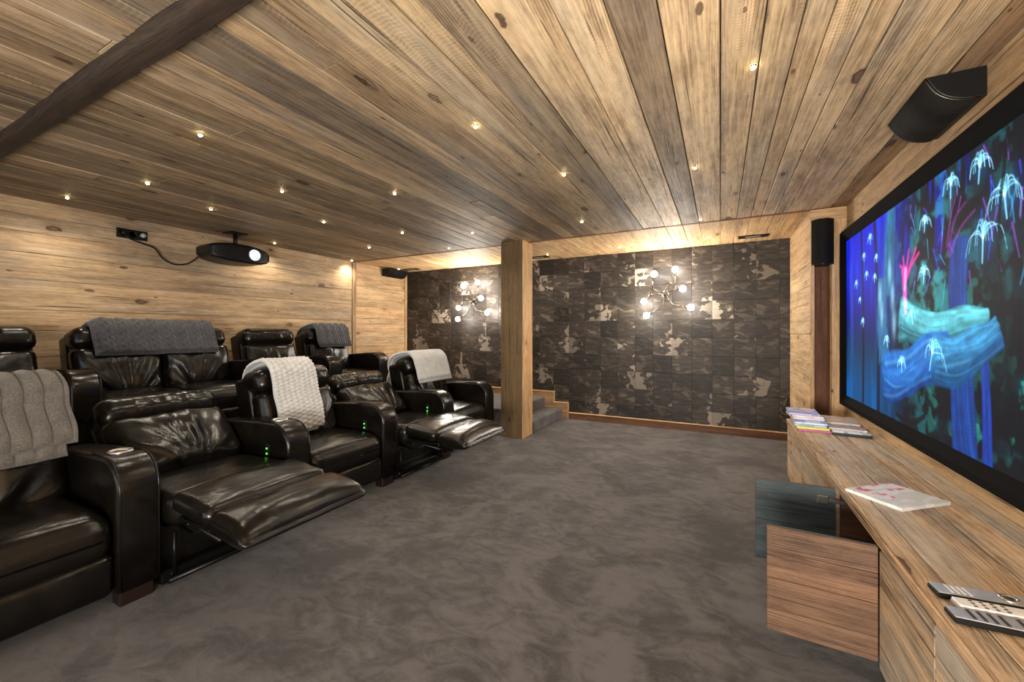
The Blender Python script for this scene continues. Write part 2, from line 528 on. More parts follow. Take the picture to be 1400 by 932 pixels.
board(ceil, (XL - .02, YT - .010, H + .02), (1, 0, 0), (0, -1, 0), XR - XL + .05, -.036 * -1, .028, M['dark'], (1.7, 1.5, 1.3), name='batten').location.y = YT + .026

# ------------------------------------------------------------------ left wall
wl = structure('wall_left', 'left wall clad with pale horizontal boards')
bx('backing', XL - .15, XL - .024, YF - .3, YB + .1, 0, H + .1, M['gap'], wl, 0)
z = PLAT - .2
while z < H:
    hgt = random.choice([.14, .17, .2, .22, .25])
    z2 = min(z + hgt, H + .02)
    if H - z2 < .06: z2 = H + .02
    y = YF - .2 - random.uniform(0, 2)
    while y < YT - .05:
        y2 = YT - .03
        board(wl, (XL - .024, y, z + .001), (0, 1, 0), (0, 0, 1), y2 - y - .002, z2 - z - .002, .022 + random.uniform(0, .003), M['wall'], tint(.80, 1.12))
        y = y2
    z = z2
z = PLAT - .1
while z < H:
    z2 = min(z + random.choice([.13, .16, .19, .22]), H + .02)
    if H - z2 < .05: z2 = H + .02
    board(wl, (XL - .024, YT + .045, z + .001), (0, 1, 0), (0, 0, 1), YB - YT - .06, z2 - z - .002, .022 + random.uniform(0, .003), M['gold'], tint(.9, 1.1))
    z = z2
board(wl, (XL - .024, YT - .028, PLAT), (0, 0, 1), (0, -1, 0), H - PLAT, .07, .04, M['gold'], (.72, .70, .68), name='post').location.y = YT + .042
board(wl, (XL - .024, YB - .016, PLAT), (0, 0, 1), (0, -1, 0), H - PLAT, .05, .045, M['gold'], (1.1, 1.08, 1), name='post')

# ------------------------------------------------------------------ back wall: squares of hide
wb = structure('wall_back', 'back wall covered with dark cow hide squares')
bx('backing', XL - .1, XR + .2, YB + .012, YB + .15, 0, H + .1, M['gap'], wb, 0)
PX, PZ = .235, .232
cols = []
c0 = .615 + PX
while c0 > XL: cols.append(c0); c0 -= PX
ci = 0
for c in cols:
    x1 = min(c, .735); x0 = max(c - PX, XL + .02)
    ci += 1
    r = 0
    zz = 1.42 - 7 * PZ
    while zz < H - .01:
        z0, z1 = max(zz, .03), min(zz + PZ, H + .01)
        r += 1; zz += PZ
        if z1 - z0 < .02: continue
        a = (ci * 3 + r * 2) % 12; pale, side = 0.0, 0.0
        d_ = (ci + 2 * ((r // 2) % 3)) % 6
        if d_ == 0 and r % 2 == 0: pale, side = random.uniform(.52, .66), 0.0
        elif d_ == 1 and r % 2 == 0: pale, side = random.uniform(.36, .5), 1.0
        elif d_ == 1 and r % 2 == 1 : pale, side = random.uniform(.22, .36), 1.0
        elif d_ == 3 and random.random() < .6: pale, side = random.uniform(.14, .3), random.choice([0.0, 1.0])
        o = link('tile', *box_vf(0, x1 - x0 - .0012, 0, z1 - z0 - .0012, 0, .012 + random.uniform(0, .003), .0015), M['hide'], wb)
        m = Matrix((Vector((1, 0, 0)), Vector((0, 0, 1)), Vector((0, -1, 0)))).transposed().to_4x4()
        m.translation = (x0 + .0006, YB + .012, z0 + .0006)
        o.matrix_local = m
        o.color = (pale, side, random.uniform(.55, 1.55), 1)
# skirting on the back wall: low run on the floor and the stepped stringer
bb = structure('baseboard_back', 'dark skirting under the hide wall with a pale top edge')
board(bb, (-1.96, YB - .024, .0), (1, 0, 0), (0, 0, 1), .735 + 1.96, .085, .02, M['dark'], (1.15, 1.05, .95), name='skirting').location.y = YB - .002
board(bb, (-1.96, YB - .002, .085), (1, 0, 0), (0, 0, 1), .735 + 1.96, .012, .026, M['gold'], (1.1, 1, .9), name='cap_strip')
st = structure('trim_1', 'stepped wooden stringer along the two steps on the back wall')
for (xa_, xb_, za_, zb_) in ((-2.2, -1.98, 0.0, .225), (-5.02, -2.2, 0.0, .375)):
    board(st, (xa_, YB - .002, za_), (1, 0, 0), (0, 0, 1), xb_ - xa_, zb_ - za_, .022, M['gold'], (.62, .55, .48), name='stringer_board')
    board(st, (xa_ - .005, YB - .002, zb_), (1, 0, 0), (0, 0, 1), xb_ - xa_ + .02, .012, .028, M['gold'], (1.15, 1.05, .95), name='cap_strip')
for (xp, z0, z1) in ((-1.98, 0, .225), (-2.2, .237, .375)):
    board(st, (xp, YB - .002, z0), (0, 0, 1), (-1, 0, 0), z1 - z0, .012, .028, M['gold'], (1.1, 1.0, .9), name='cap_strip').location.x = xp + .012

# ------------------------------------------------------------------ pier on the right and right wall
wp = structure('wall_pier', 'timber clad pier with a dark recessed niche')
PXL, PXN = .725, .865
bx('core', PXL + .02, XR + .2, YT + .14, YB + .02, 0, H + .05, M['gap'], wp, 0)
bx('core', PXL + .004, PXL + .02, YT + .02, YB, 0, H + .05, M['gap'], wp, 0)
bx('core', PXN, XR + .2, YT + .012, YT + .14, 0, H + .05, M['gap'], wp, 0)
z = 0
while z < H - .02:
    z2 = min(z + random.choice([.16, .2, .24, .28]), H)
    board(wp, (PXL + .004, YT + .02, z2 - .001), (0, 1, 0), (0, 0, -1), YB - YT - .04, z2 - z - .002, .014 + random.uniform(0, .003), M['gold'], tint(.8, 1.15))
    z = z2
board(wp, (PXL + .020, YT + .016, 0), (0, 0, 1), (-1, 0, 0), H - .1, .032, .016, M['gold'], (1.15, 1.08, .98), name='post')
board(wp, (PXN - .002, YT + .14, 0), (0, 0, 1), (-1, 0, 0), H - .1, PXN - PXL - .02, .012, M['dark'], (1.25, 1.0, .85), name='niche_panel')
board(wp, (XR + .03, YT + .012, 0), (0, 0, 1), (-1, 0, 0), H - .1, XR + .03 - PXN, .02, M['gold'], (1.12, 1.05, .98), name='post')
board(wp, (PXN, YT + .14, 0), (0, 0, 1), (0, -1, 0), H - .1, .125, .008, M['gold'], (.8, .7, .6), name='niche_side').matrix_local = \
    Matrix(((0, 0, -1, PXN + .001), (0, -1, 0, YT + .14), (1, 0, 0, 0), (0, 0, 0, 1)))
board(wp, (PXL - .01, YT + .012, H - .1), (1, 0, 0), (0, 0, 1), XR - PXL + .04, .105, .022, M['gold'], (1.1, 1.02, .95), name='header_board')
bx('core', PXL + .02, XR + .2, YT + .02, YT + .14, H - .098, H + .05, M['gap'], wp, 0)

wr = structure('wall_right', 'right wall of honey coloured boards behind the screen')
bx('backing', XR + .022, XR + .15, YF - .3, YT + .1, 0, H + .1, M['gap'], wr, 0)
rows = [0, .2, .4, .63, .87, 1.1, 1.34, 1.58, 1.82, 2.06, H + .005]
for a, b_ in zip(rows[:-1], rows[1:]):
    y = YF - .2
    while y < YT - .05:
        y2 = min(y + (random.uniform(3.5, 5) if a < 2 else 7), YT + .01)
        if YT - y2 < 1: y2 = YT + .01
        board(wr, (XR + .022, y, b_ - .001), (0, 1, 0), (0, 0, -1), y2 - y - .002, b_ - a - .002, .022 + random.uniform(0, .003), M['gold'], tint(.88, 1.08))
        y = y2

# ------------------------------------------------------------------ pillar and beam
pil = thing('timber_pillar', 'square timber pillar from floor to ceiling at the carpeted steps', 'pillar', (-2.22, 4.42, 0))
for (xx, k, nm) in ((-.145, .62, 'left_half'), (.0, 1.0, 'right_half')):
    pass
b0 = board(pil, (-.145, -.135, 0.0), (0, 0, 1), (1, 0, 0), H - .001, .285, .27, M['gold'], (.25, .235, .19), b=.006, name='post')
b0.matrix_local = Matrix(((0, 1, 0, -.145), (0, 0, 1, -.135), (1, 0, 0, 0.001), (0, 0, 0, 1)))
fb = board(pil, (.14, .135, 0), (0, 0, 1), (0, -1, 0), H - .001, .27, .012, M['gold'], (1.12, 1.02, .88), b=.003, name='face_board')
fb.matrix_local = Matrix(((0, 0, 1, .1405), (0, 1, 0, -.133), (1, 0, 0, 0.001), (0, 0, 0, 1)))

def hewn_beam():
    t = thing('ceiling_beam', 'dark rough hewn beam crossing the ceiling at the top left', 'beam', (-2.0, .715, H))
    v = []; f = []; n = 90; m = 20
    for i in range(n + 1):
        x = -3.02 + 6.0 * i / n
        wy = .006 * noise.noise(Vector((x * 1.3, 0, 0))); wr_ = 1 + .10 * noise.noise(Vector((x * 3.1, 5, 0)))
        for k in range(m):
            a = 2 * math.pi * k / m
            ca, sa = math.cos(a), math.sin(a)
            s = (abs(ca) ** 7 + abs(sa) ** 7) ** (-1 / 7)
            jit = 1 + .10 * noise.noise(Vector((x * 6, ca * 2, sa * 2 + 9)))
            v.append((x, wy + .041 * ca * s * wr_ * jit, -.022 + min(.022, .036 * sa * s * wr_ * jit) + (0 if sa < .3 else 0)))
    for i in range(n):
        for k in range(m):
            k2 = (k + 1) % m
            f.append((i * m + k, (i + 1) * m + k, (i + 1) * m + k2, i * m + k2))
    f.append(tuple(range(m))); f.append(tuple(n * m + k for k in range(m - 1, -1, -1)))
    link('beam_body', v, f, M['beam'], t, True)
hewn_beam()

# ------------------------------------------------------------------ ceiling lights and vents
def place_on_ceiling(px, py):
    th = math.atan(285.0 / F_PX); c, s = math.cos(th), math.sin(th)
    u = (px - 700) / F_PX; w = (455 - py) / F_PX
    t = (H - EYE) / w
    return ((u * c - s) * t, (u * s + c) * t)
# x, y on the ceiling and what singles each light out
SPOTS = [
 (-4.69, 1.25, 'tiny star light nearest the left edge, above the rear headrests'),
 (-3.72, 1.40, 'tiny star light just left above the power plate of the projector'),
 (-2.55, 1.19, 'tiny star light nearest the dark hewn beam'),
 (-4.00, 1.95, 'tiny star light straight above the left end of the projector'),
 (-3.00, 1.95, 'tiny star light well above the right end of the projector'),
 (-3.47, 2.68, 'tiny star light up and left of the left wall post, clear of the wall'),
 (-2.27, 2.39, 'tiny star light straight above the corner speaker, the upper of two in line'),
 (-4.82, 3.04, 'tiny star light just right of the projector, hugging the board wall'),
 (-3.98, 3.74, 'tiny star light right of the left wall post, before the batten'),
 (-4.94, 4.30, 'tiny star light at the top of the left wall post'),
 (-3.08, 3.36, 'tiny star light straight above the corner speaker, the lower of two in line'),
 (-2.40, 3.71, 'tiny star light left of the pillar top'),
 (-3.10, 4.24, 'tiny star light touching the batten left of the pillar'),
 (-4.90, 5.26, 'tiny star light in front of the speaker in the back left corner'),
 (-3.15, 5.21, 'tiny star light over the left wall lamp'),
 (-2.14, 5.22, 'tiny star light behind the pillar top beside a vent'),
 (-.12, 5.15, 'tiny star light nearest the right end of the hide wall'),
 (-1.14, 5.20, 'tiny star light left of the right wall lamp behind the batten'),
 (-1.21, 3.84, 'tiny star light right of the pillar top before the batten'),
 (.12, 1.93, 'tiny star light nearest the large speaker and the screen'),
 (-.15, 2.93, 'middle tiny star light of the right hand line of three'),
 (-.17, 4.29, 'tiny star light of the right hand line close to the batten'),
 (-1.15, 1.81, 'tiny star light in the middle of the ceiling, left of the dark board'),
 (-.96, 2.64, 'tiny star light high above and right of the pillar top, second from mid ceiling'),
]
spot_ld = bpy.data.lights.new('ceiling_spot_lamp', 'SPOT')
spot_ld.energy = SPOT_POWER; spot_ld.spot_size = R(140); spot_ld.spot_blend = .8
spot_ld.color = (1, .87, .68); spot_ld.shadow_soft_size = .03
for (x, y, lab) in SPOTS:
    t = thing('ceiling_light', lab, 'light', (x, y, H - .006))
    link('bezel', *lathe_vf([(.013, .004), (.013, -.001), (.0105, -.002), (.010, -.001)], 16, closed=False), M['bronze'], t, True)
    link('lens', *lathe_vf([(.0105, -.001), (.0095, -.006), (.006, -.010), (.001, -.011)], 12), M['spot'], t, True)
    o = bpy.data.objects.new('spot_lamp', spot_ld); COL.objects.link(o); o.parent = t; o.location = (0, 0, -.03)

for (x, y, lab) in ((.33, 5.31, 'black slot vent in the ceiling near the right end of the hide wall'),
                    (-2.34, 5.36, 'black slot vent in the ceiling just behind the pillar'),
                    (-4.72, 5.37, 'black slot vent in the ceiling by the back left corner')):
    t = thing('ceiling_vent', lab, 'vent', (x, y, H))
    m = MB()
    for a in ((-.15, .15, -.06, -.042), (-.15, .15, .042, .06), (-.15, -.125, -.042, .042), (.125, .15, -.042, .042)):
        m.add(box_vf(a[0], a[1], a[2], a[3], -.014, -.001, .002))
    m.build('vent_frame', M['black'], t)
    bx('vent_plate', -.075, .075, -.03, .03, -.011, -.001, M['ventin'], t, .002)
    bx('vent_back', -.125, .125, -.042, .042, -.004, -.001, M['black'], t, 0)
    for q in (-.1, .1): bx('louvre', q - .018, q + .018, -.04, .04, -.009, -.005, M['black'], t, .001)

# ------------------------------------------------------------------ speakers: wedge with a bowed front
def speaker(loc, rot, label, bracket=True):
    """local: length along Y (0..L), back on x=0 plane, top on z=0 plane; bowed front"""
    L, Wd, Hh = .43, .185, .125
    t = thing('wall_speaker', label, 'speaker', loc, rot, )
    pr = [(0, -.004), (-Wd, -.004)]
    n = 10
    for i in range(1, n):
        a = i / n
        bx_ = -Wd * (1 - a) - .02 * a; bz = -.004 - (Hh) * a
        bul = math.sin(math.pi * a) * .038
        pr.append((bx_ - bul * .56, bz - bul * .83))
    pr += [(-.02, -Hh), (0, -Hh)]
    link('cabinet', *prism_vf(pr, 0, L, .004, 2), M['black'], t, False)
    fr = pr[1:-1]
    m = MB(); e = .0045
    out = [(a - e, b - e) for a, b in fr]
    poly = [(a + .002, b + .002) for a, b in fr][::-1] + out
    v, f = [], []
    N = len(fr)
    for y in (.008, L - .008):
        for a, b in fr: v.append((a + .001, y, b + .001))
        for a, b in out: v.append((a, y, b))
    o2 = 2 * N
    for i in range(N - 1):
        f.append((N + i, N + i + 1, o2 + N + i + 1, o2 + N + i))
        f.append((i, o2 + i, o2 + i + 1, i + 1))
        f.append((i, i + 1, N + i + 1, N + i)); f.append((o2 + i, o2 + N + i, o2 + N + i + 1, o2 + i + 1))
    f.append((0, N, o2 + N, o2)); f.append((N - 1, o2 + N - 1, o2 + 2 * N - 1, 2 * N - 1))
    link('grille', v, f, M['grille'], t, True)
    for y in (.004, L - .004):
        link('edge_trim', *tube_vf([(a - .003, y, b - .003) for a, b in fr], .0035, 6), M['bronze'], t, True)
    return t
speaker((XR - .003, 2.35, H - .004), (0, 0, 0), 'black bow fronted speaker high above the big screen')
speaker((XL + .003, 5.45, H - .02), (0, 0, R(180)), 'black speaker in the back left corner under the ceiling')
# upright one in the niche
sp3 = thing('wall_speaker', 'upright black speaker in the niche of the pier left of the screen', 'speaker', (.80, YT + .01, 1.85))
v, f = [], []
pr = [(-.08, .11), (.08, .11), (.08, -.02)]
for i in range(1, 10):
    a = i / 10; pr.append((.08 - .16 * a, -.02 - .055 * math.sin(math.pi * a)))
pr.append((-.08, -.02))
vv, ff = prism_vf([(a, b) for a, b in pr], 0, .40, .004, 2)
link('cabinet', [(a, c, b) for a, b, c in vv], [q[::-1] for q in ff], M['black'], sp3)
front = [(a, b - .003) for a, b in pr[2:]]
gv = []; gf = []; N = len(front)
for zz in (.008, .392):
    gv += [(a, b, zz) for a, b in front]
for zz in (.008, .392):
    gv += [(a, b + .006, zz) for a, b in front]
for i in range(N - 1):
    gf.append((i + 1, i, N + i, N + i + 1)); gf.append((2 * N + i, 2 * N + i + 1, 3 * N + i + 1, 3 * N + i))
link('grille', gv, gf, M['grille'], sp3, True)
for zz in (.004, .396):
    link('edge_trim', *tube_vf([(a, b, zz) for a, b in front], .0035, 6), M['bronze'], sp3, True)

# ------------------------------------------------------------------ projection screen
def make_screen():
    t = thing('projection_screen', 'huge black framed screen showing a glowing blue forest', 'screen', (XR - .004, 3.16, .64))
    Y0, Y1, Z0, Z1 = -1.245, 1.245, 0.0, 1.465      # outer, local
    fw, fd = .082, .05
    def bar(pts_out, pts_in):
        # outer edge thin, inner edge set back: bevelled frame
        (a0, a1), (b0, b1) = pts_out, pts_in
        v = []
        for (p, xx) in ((a0, 0), (a1, 0), (b1, 0), (b0, 0), (a0, -fd), (a1, -fd), (b1, -.022), (b0, -.022)):
            v.append((xx, p[0], p[1]))
        mid0 = (a0[0] * .55 + b0[0] * .45, a0[1] * .55 + b0[1] * .45); mid1 = (a1[0] * .55 + b1[0] * .45, a1[1] * .55 + b1[1] * .45)
        v += [(-fd - .004, *mid0), (-fd - .004, *mid1)]
        f = [(0, 1, 2, 3), (0, 4, 5, 1), (4, 8, 9, 5), (8, 7, 6, 9), (2, 6, 7, 3), (0, 3, 7, 8, 4), (1, 5, 9, 6, 2)]
        link('frame_bar', v, f, M['velvet'], t)
    O = [(Y0, Z0), (Y1, Z0), (Y1, Z1), (Y0, Z1)]
    I = [(Y0 + fw, Z0 + fw), (Y1 - fw, Z0 + fw), (Y1 - fw, Z1 - fw), (Y0 + fw, Z1 - fw)]
    for i in range(4):
        j = (i + 1) % 4
        bar((O[i], O[j]), (I[i], I[j]))
    # picture: painted point by point, u from the far end (left as seen) to the near end, v upward
    NU, NV = 500, 280
    U, V = np.meshgrid(np.linspace(0, 1, NU), np.linspace(0, 1, NV))
    rng = np.random.RandomState(3)
    def vnoise(fu, fv, seed, octv=4):
        r_ = np.random.RandomState(seed); out = np.zeros_like(U); amp = 1.0; tot = 0
        for o in range(octv):
            gu, gv = int(fu * 2 ** o) + 2, int(fv * 2 ** o) + 2
            g = r_.rand(gv + 1, gu + 1)
            a = U * (gu - 1); b = V * (gv - 1)
            i0 = a.astype(int); j0 = b.astype(int); fa = a - i0; fb_ = b - j0
            fa = fa * fa * (3 - 2 * fa); fb_ = fb_ * fb_ * (3 - 2 * fb_)
            val = (g[j0, i0] * (1 - fa) + g[j0, i0 + 1] * fa) * (1 - fb_) + (g[j0 + 1, i0] * (1 - fa) + g[j0 + 1, i0 + 1] * fa) * fb_
            out += val * amp; tot += amp; amp *= .55
        return out / tot
    def sst(x, a, b):
        x = np.clip((x - a) / (b - a), 0, 1); return x * x * (3 - 2 * x)
    img = np.zeros((NV, NU, 3))
    def lerp(m, c):
        for k in range(3): img[..., k] = img[..., k] * (1 - m) + c[k] * m
    def addc(m, c):
        for k in range(3): img[..., k] += c[k] * m
    asp = NU / NV
    def stroke(pts, w0, w1, n=120):
        """distance (0 at the core, 1 at the rim) to a tapering curve through pts, and where across it a point lies"""
        P = np.array(pts, float); k = len(P) - 1; pad = 1.6 * max(w0, w1) + .02
        u0, u1 = P[:, 0].min() - pad / asp * 1.3, P[:, 0].max() + pad / asp * 1.3; v0, v1 = P[:, 1].min() - pad, P[:, 1].max() + pad
        sl = (slice(max(0, int(v0 * (NV - 1))), max(1, int(v1 * (NV - 1)) + 2)), slice(max(0, int(u0 * (NU - 1))), max(1, int(u1 * (NU - 1)) + 2)))
        best = np.full(U.shape, 9.0); up = np.zeros_like(U); bs, us = best[sl], up[sl]; Us, Vs = U[sl], V[sl]
        for s in np.linspace(0, 1, n):
            q = min(s * k, k - 1e-6); i = int(q); f_ = q - i
            p0, p1, p2, p3 = P[max(i - 1, 0)], P[i], P[i + 1], P[min(i + 2, k)]
            c = .5 * ((2 * p1) + (p2 - p0) * f_ + (2 * p0 - 5 * p1 + 4 * p2 - p3) * f_ ** 2 + (3 * p1 - p0 - 3 * p2 + p3) * f_ ** 3)
            w = w0 + (w1 - w0) * s
            du, dv = (Us - c[0]) * asp / w, (Vs - c[1]) / w
            d = np.sqrt(du ** 2 + dv ** 2)
            us[:] = np.where(d < bs, dv - du * .5, us); bs[:] = np.minimum(bs, d)
        return best, up
    left = 1 - sst(U + .10 * (vnoise(5, 5, 31) - .5), .28, .60)
    fol = vnoise(22, 14, 5, 5); fin = vnoise(60, 40, 21, 3); bars = vnoise(40, 2, 8, 3)
    # deep blue light on the left, green black growth on the right
    addc(np.ones_like(U), (.0008, .0025, .006))
    addc(left * sst(V, .25, .9), (.002, .006, .52))
    addc(left * (1 - sst(V, .05, .55)), (.0, .055, .17))
    addc(left * sst(bars, .5, .7) * .5, (.0, .05, .25))
    addc((1 - left) * sst(fol, .50, .66) * (.25 + .9 * fin), (.003, .075, .085))
    addc((1 - left) * sst(vnoise(30, 18, 77), .58, .70) * sst(U, .5, .9) * (1 - sst(V, .3, .8)), (.01, .20, .16))
    addc(sst(bars, .55, .68) * sst(V, .55, 1.0) * sst(U, .3, .5) * .8, (.002, .008, .40))
    m = np.exp(-((U - .66) / .085) ** 2 - ((V - .62) / .28) ** 2); addc(m * sst(fol, .42, .62), (.02, .22, .22))
    for (u0, v0, u1, v1, w) in ((.17, 1.02, .19, -.02, .022), (.30, 1.0, .33, -.02, .03), (.84, 1.02, .90, .1, .075), (.95, 1.02, .93, .2, .04), (.62, 1.0, .58, .6, .03), (.70, .25, .70, -.02, .05), (.50, .2, .52, -.02, .05)):
        b_, _ = stroke([(u0, v0), ((u0 + u1) / 2 + .015, (v0 + v1) / 2), (u1, v1)], w, w * 1.1, 60)
        lerp((1 - sst(b_, .5, 1.1)) * .85, (.0006, .002, .006))
    # plain glowing shapes: trunks, and broad boughs bending through the middle
    def bough(pts, w0, w1, lo, hi, rim, seed, n=70):
        r_ = np.random.RandomState(seed); k = len(pts)
        strands = []
        for q in range(15):
            a = r_.uniform(-1, 1); strands.append((a, r_.uniform(.16, .34)))
        for a, fw_ in sorted(strands, key=lambda t_: r_.rand()):
            P = []
            for t_, (pu, pv) in enumerate(pts):
                w = w0 + (w1 - w0) * t_ / (k - 1)
                b0 = pts[max(t_ - 1, 0)]; b1 = pts[min(t_ + 1, k - 1)]
                tx, ty = (b1[0] - b0[0]) * asp, b1[1] - b0[1]; L_ = math.hypot(tx, ty) + 1e-6
                o_ = (a * .8 + r_.uniform(-.28, .28)) * w
                P.append((pu - ty / L_ * o_ / asp, pv + tx / L_ * o_))
            b_, up = stroke(P, w0 * fw_ * 1.5, w1 * fw_ * 1.1, n); mask = (1 - sst(b_, .45, 1.0)) * .9
            lit = np.clip(.5 + .45 * a * (1 if abs(pts[-1][0] - pts[0][0]) > .1 else .3) + .25 * up + r_.uniform(-.2, .25), 0, 1.2)
            tex = .55 + 1.1 * (vnoise(40, 22, seed * 31 + int(a * 50) + 60, 3) - .25)
            core = np.exp(-(b_ / .22) ** 2) * r_.uniform(0, .30)
            for c_ in range(3):
                c = (lo[c_] * (1 - lit) + hi[c_] * lit) * tex + rim[c_] * core
                img[..., c_] = img[..., c_] * (1 - mask) + mask * c
    bough([(.43, .98), (.425, .80), (.42, .60)], .055, .075, (.001, .03, .12), (.02, .20, .40), (.06, .4, .7), 3)
    bough([(.775, .72), (.77, .55), (.775, .36), (.785, .16), (.80, -.04)], .045, .075, (.001, .012, .12), (.006, .055, .30), (.02, .15, .6), 4)
    bough([(.86, .33), (.865, .18), (.87, -.04)], .018, .026, (.002, .012, .15), (.01, .06, .42), (.02, .15, .8), 6)
    bough([(.365, .66), (.36, .45), (.375, .27)], .065, .085, (.002, .03, .14), (.03, .22, .45), (.12, .5, .8), 7)
    bough([(.50, .47), (.58, .44), (.68, .42), (.79, .44), (.87, .45)], .085, .035, (.0, .10, .15), (.12, .62, .72), (.25, .8, .9), 9)
    bough([(.385, .20), (.46, .19), (.56, .24), (.65, .31), (.73, .34)], .115, .10, (.0, .035, .20), (.015, .20, .70), (.15, .55, .85), 11)
    bough([(.68, .31), (.76, .31), (.84, .36), (.90, .41)], .085, .045, (.0, .07, .22), (.04, .32, .65), (.15, .6, .85), 13)
    for cu, cv in ((.345, .60), (.36, .50), (.44, .58), (.45, .45), (.42, .70)):
        addc(np.exp(-(((U - cu) * asp) / .022) ** 2 - ((V - cv) / .055) ** 2) * .5, (.35, .7, .9))
    # magenta flower
    b_, up = stroke([(.525, .50), (.52, .60), (.515, .68)], .022, .035); addc((1 - sst(b_, .3, 1.0)), (.75, .05, .55))
    for e_, h_ in ((.49, .71), (.51, .745), (.545, .765), (.585, .76), (.60, .735)):
        b_, up = stroke([(.518, .62), (.52 + (e_ - .52) * .45, .69), (e_, h_)], .020, .010); m = (1 - sst(b_, .1, 1.0)) * .75
        for k_, c_ in enumerate((.75, .03, .36)): img[..., k_] = img[..., k_] * (1 - m) + c_ * m
    b_, up = stroke([(.52, .60), (.525, .68)], .016, .024, 30); addc((1 - sst(b_, .1, 1.0)) * .8, (.5, .35, .5))
    for pts in ([(.735, .70), (.76, .80), (.80, .84)], [(.73, .72), (.745, .82), (.77, .90)], [(.74, .68), (.78, .76), (.83, .80)]):
        b_, up = stroke(pts, .014, .006, 40); addc((1 - sst(b_, .1, 1.0)) * .3, (.40, .03, .42))
    # glowing seed tufts
    seeds = [(.745, .93, .060), (.845, .93, .065), (.915, .80, .085), (.855, .70, .095), (.63, .845, .045), (.625, .645, .050), (.665, .33, .085), (.50, .27, .05),
             (.26, .92, .04), (.20, .84, .035), (.225, .73, .035), (.12, .70, .035), (.30, .70, .03), (.19, .47, .035), (.40, .37, .04), (.315, .80, .03), (.56, .48, .045), (.16, .60, .025)]
    for q_, (cu, cv, sz) in enumerate(seeds):
        g = np.exp(-(((U - cu) * asp) ** 2 + (V - cv) ** 2) / (sz * .7) ** 2); addc(g * .10, (.05, .40, 1.0))
        lean = rng.uniform(-.5, .5)
        b_, up = stroke([(cu - lean * sz * .3, cv - sz * .8), (cu, cv)], .004, .006, 40); addc((1 - sst(b_, .1, 1.3)) * .8, (.28, .75, 1.0))
        for a in range(10):
            an = -1.9 + 3.8 * a / 9 + rng.uniform(-.2, .2) + lean
            r_ = sz * rng.uniform(.75, 1.15)
            top = cv + r_ * .62 * math.cos(an * .62)
            pts = [(cu, cv), (cu + math.sin(an * .5) * r_ * .45 / asp, top), (cu + math.sin(an * .55) * r_ * 1.0 / asp, top - r_ * .10), (cu + math.sin(an * .55) * r_ * 1.3 / asp, top - r_ * .75)]
            b_, up = stroke(pts, .0042, .0022, 60)
            addc((1 - sst(b_, .1, 1.3)) * (.45 if q_ > 7 else .65), (.28, .75, 1.0))
    for i in range(40):
        cu, cv = rng.uniform(.55, .99), rng.uniform(.55, 1.0); b_, up = stroke([(cu, cv), (cu + rng.uniform(-.02, .03), cv - rng.uniform(.03, .10))], .006, .003, 40)
        addc((1 - sst(b_, .1, 1.2)) * .45, [(.05, .08, 1.0), (.35, .05, .7), (.05, .40, .8)][i % 3])
    for pts in ([(.47, .03), (.56, .03), (.64, .09)], [(.50, -.02), (.57, .02), (.63, .07)], [(.925, .98), (.90, .7), (.915, .4)]):
        b_, up = stroke(pts, .012, .007, 60); lerp((1 - sst(b_, .6, 1.0)) * .9, (.0005, .002, .005))
    img = np.clip(img, 0, 1.6)
    ys = (Y1 - fw + .004) - U * (Y1 - Y0 - 2 * fw + .008)
    zs = (Z0 + fw - .004) + V * (Z1 - Z0 - 2 * fw + .008)
    co = np.stack([np.full(U.shape, -.020), ys, zs], -1).reshape(-1, 3)
    idx = np.arange(NU * NV).reshape(NV, NU)
    fc = np.stack([idx[:-1, :-1], idx[1:, :-1], idx[1:, 1:], idx[:-1, 1:]], -1).reshape(-1, 4)
    fc = fc[:, ::-1]
    me = bpy.data.meshes.new('picture')
    me.vertices.add(len(co)); me.vertices.foreach_set('co', co.ravel())
    me.loops.add(fc.size); me.loops.foreach_set('vertex_index', fc.ravel())
    me.polygons.add(len(fc)); me.polygons.foreach_set('loop_start', np.arange(0, fc.size, 4)); 
    me.update(calc_edges=True)
    at = me.color_attributes.new('picture', 'FLOAT_COLOR', 'POINT')
    at.data.foreach_set('color', np.concatenate([img.reshape(-1, 3), np.ones((NU * NV, 1))], 1).astype(np.float32).ravel())
    n = NT('screen_picture')
    a = n.new('ShaderNodeAttribute', attribute_name='picture')
    n.put(n.b.inputs['Base Color'], (.01, .01, .012, 1)); n.b.inputs['Roughness'].default_value = .6
    n.put(n.b.inputs['Emission Color'], a.outputs['Color']); n.b.inputs['Emission Strength'].default_value = .85; n.b.inputs['Specular IOR Level'].default_value = .1
    me.materials.append(n.m)
    o = bpy.data.objects.new('picture', me); COL.objects.link(o); o.parent = t
    bx('backboard', -.012, 0, Y0 + .03, Y1 - .03, Z0 + .03, Z1 - .03, M['black'], t, 0)
make_screen()

# ------------------------------------------------------------------ media cabinets and worktop
TOPZ = .55
CX = .485           # cabinet front
wt = thing('worktop', 'long reclaimed board worktop under the big screen', 'worktop', (.72, 2.2, TOPZ))
we = [CX + .007, CX + .075, CX + .185, CX + .275, CX + .385, XR - .006]
for a, b_ in zip(we[:-1], we[1:]):
    t_ = random.uniform(1.02, 1.3)
    y = 0.2
    board(wt, (b_ - .72 - .001, .2 - 2.2, -.034), (0, 1, 0), (-1, 0, 0), 3.98 - .2, b_ - a - .002, .033 + random.uniform(0, .0015), M['cab'], (t_ * 1.02, t_, t_ * .97))
fe = board(wt, (CX - .0135 - .72, 3.98 - 2.2, -.034), (0, -1, 0), (0, 0, 1), 3.78, .033, .010, M['cab'], (1.15, 1.0, .85), name='front_edge')
fe.matrix_local = Matrix(((0, 0, -1, CX + .0065 - .72), (1, 0, 0, .2 - 2.2), (0, -1, 0, -.0002), (0, 0, 0, 1)))

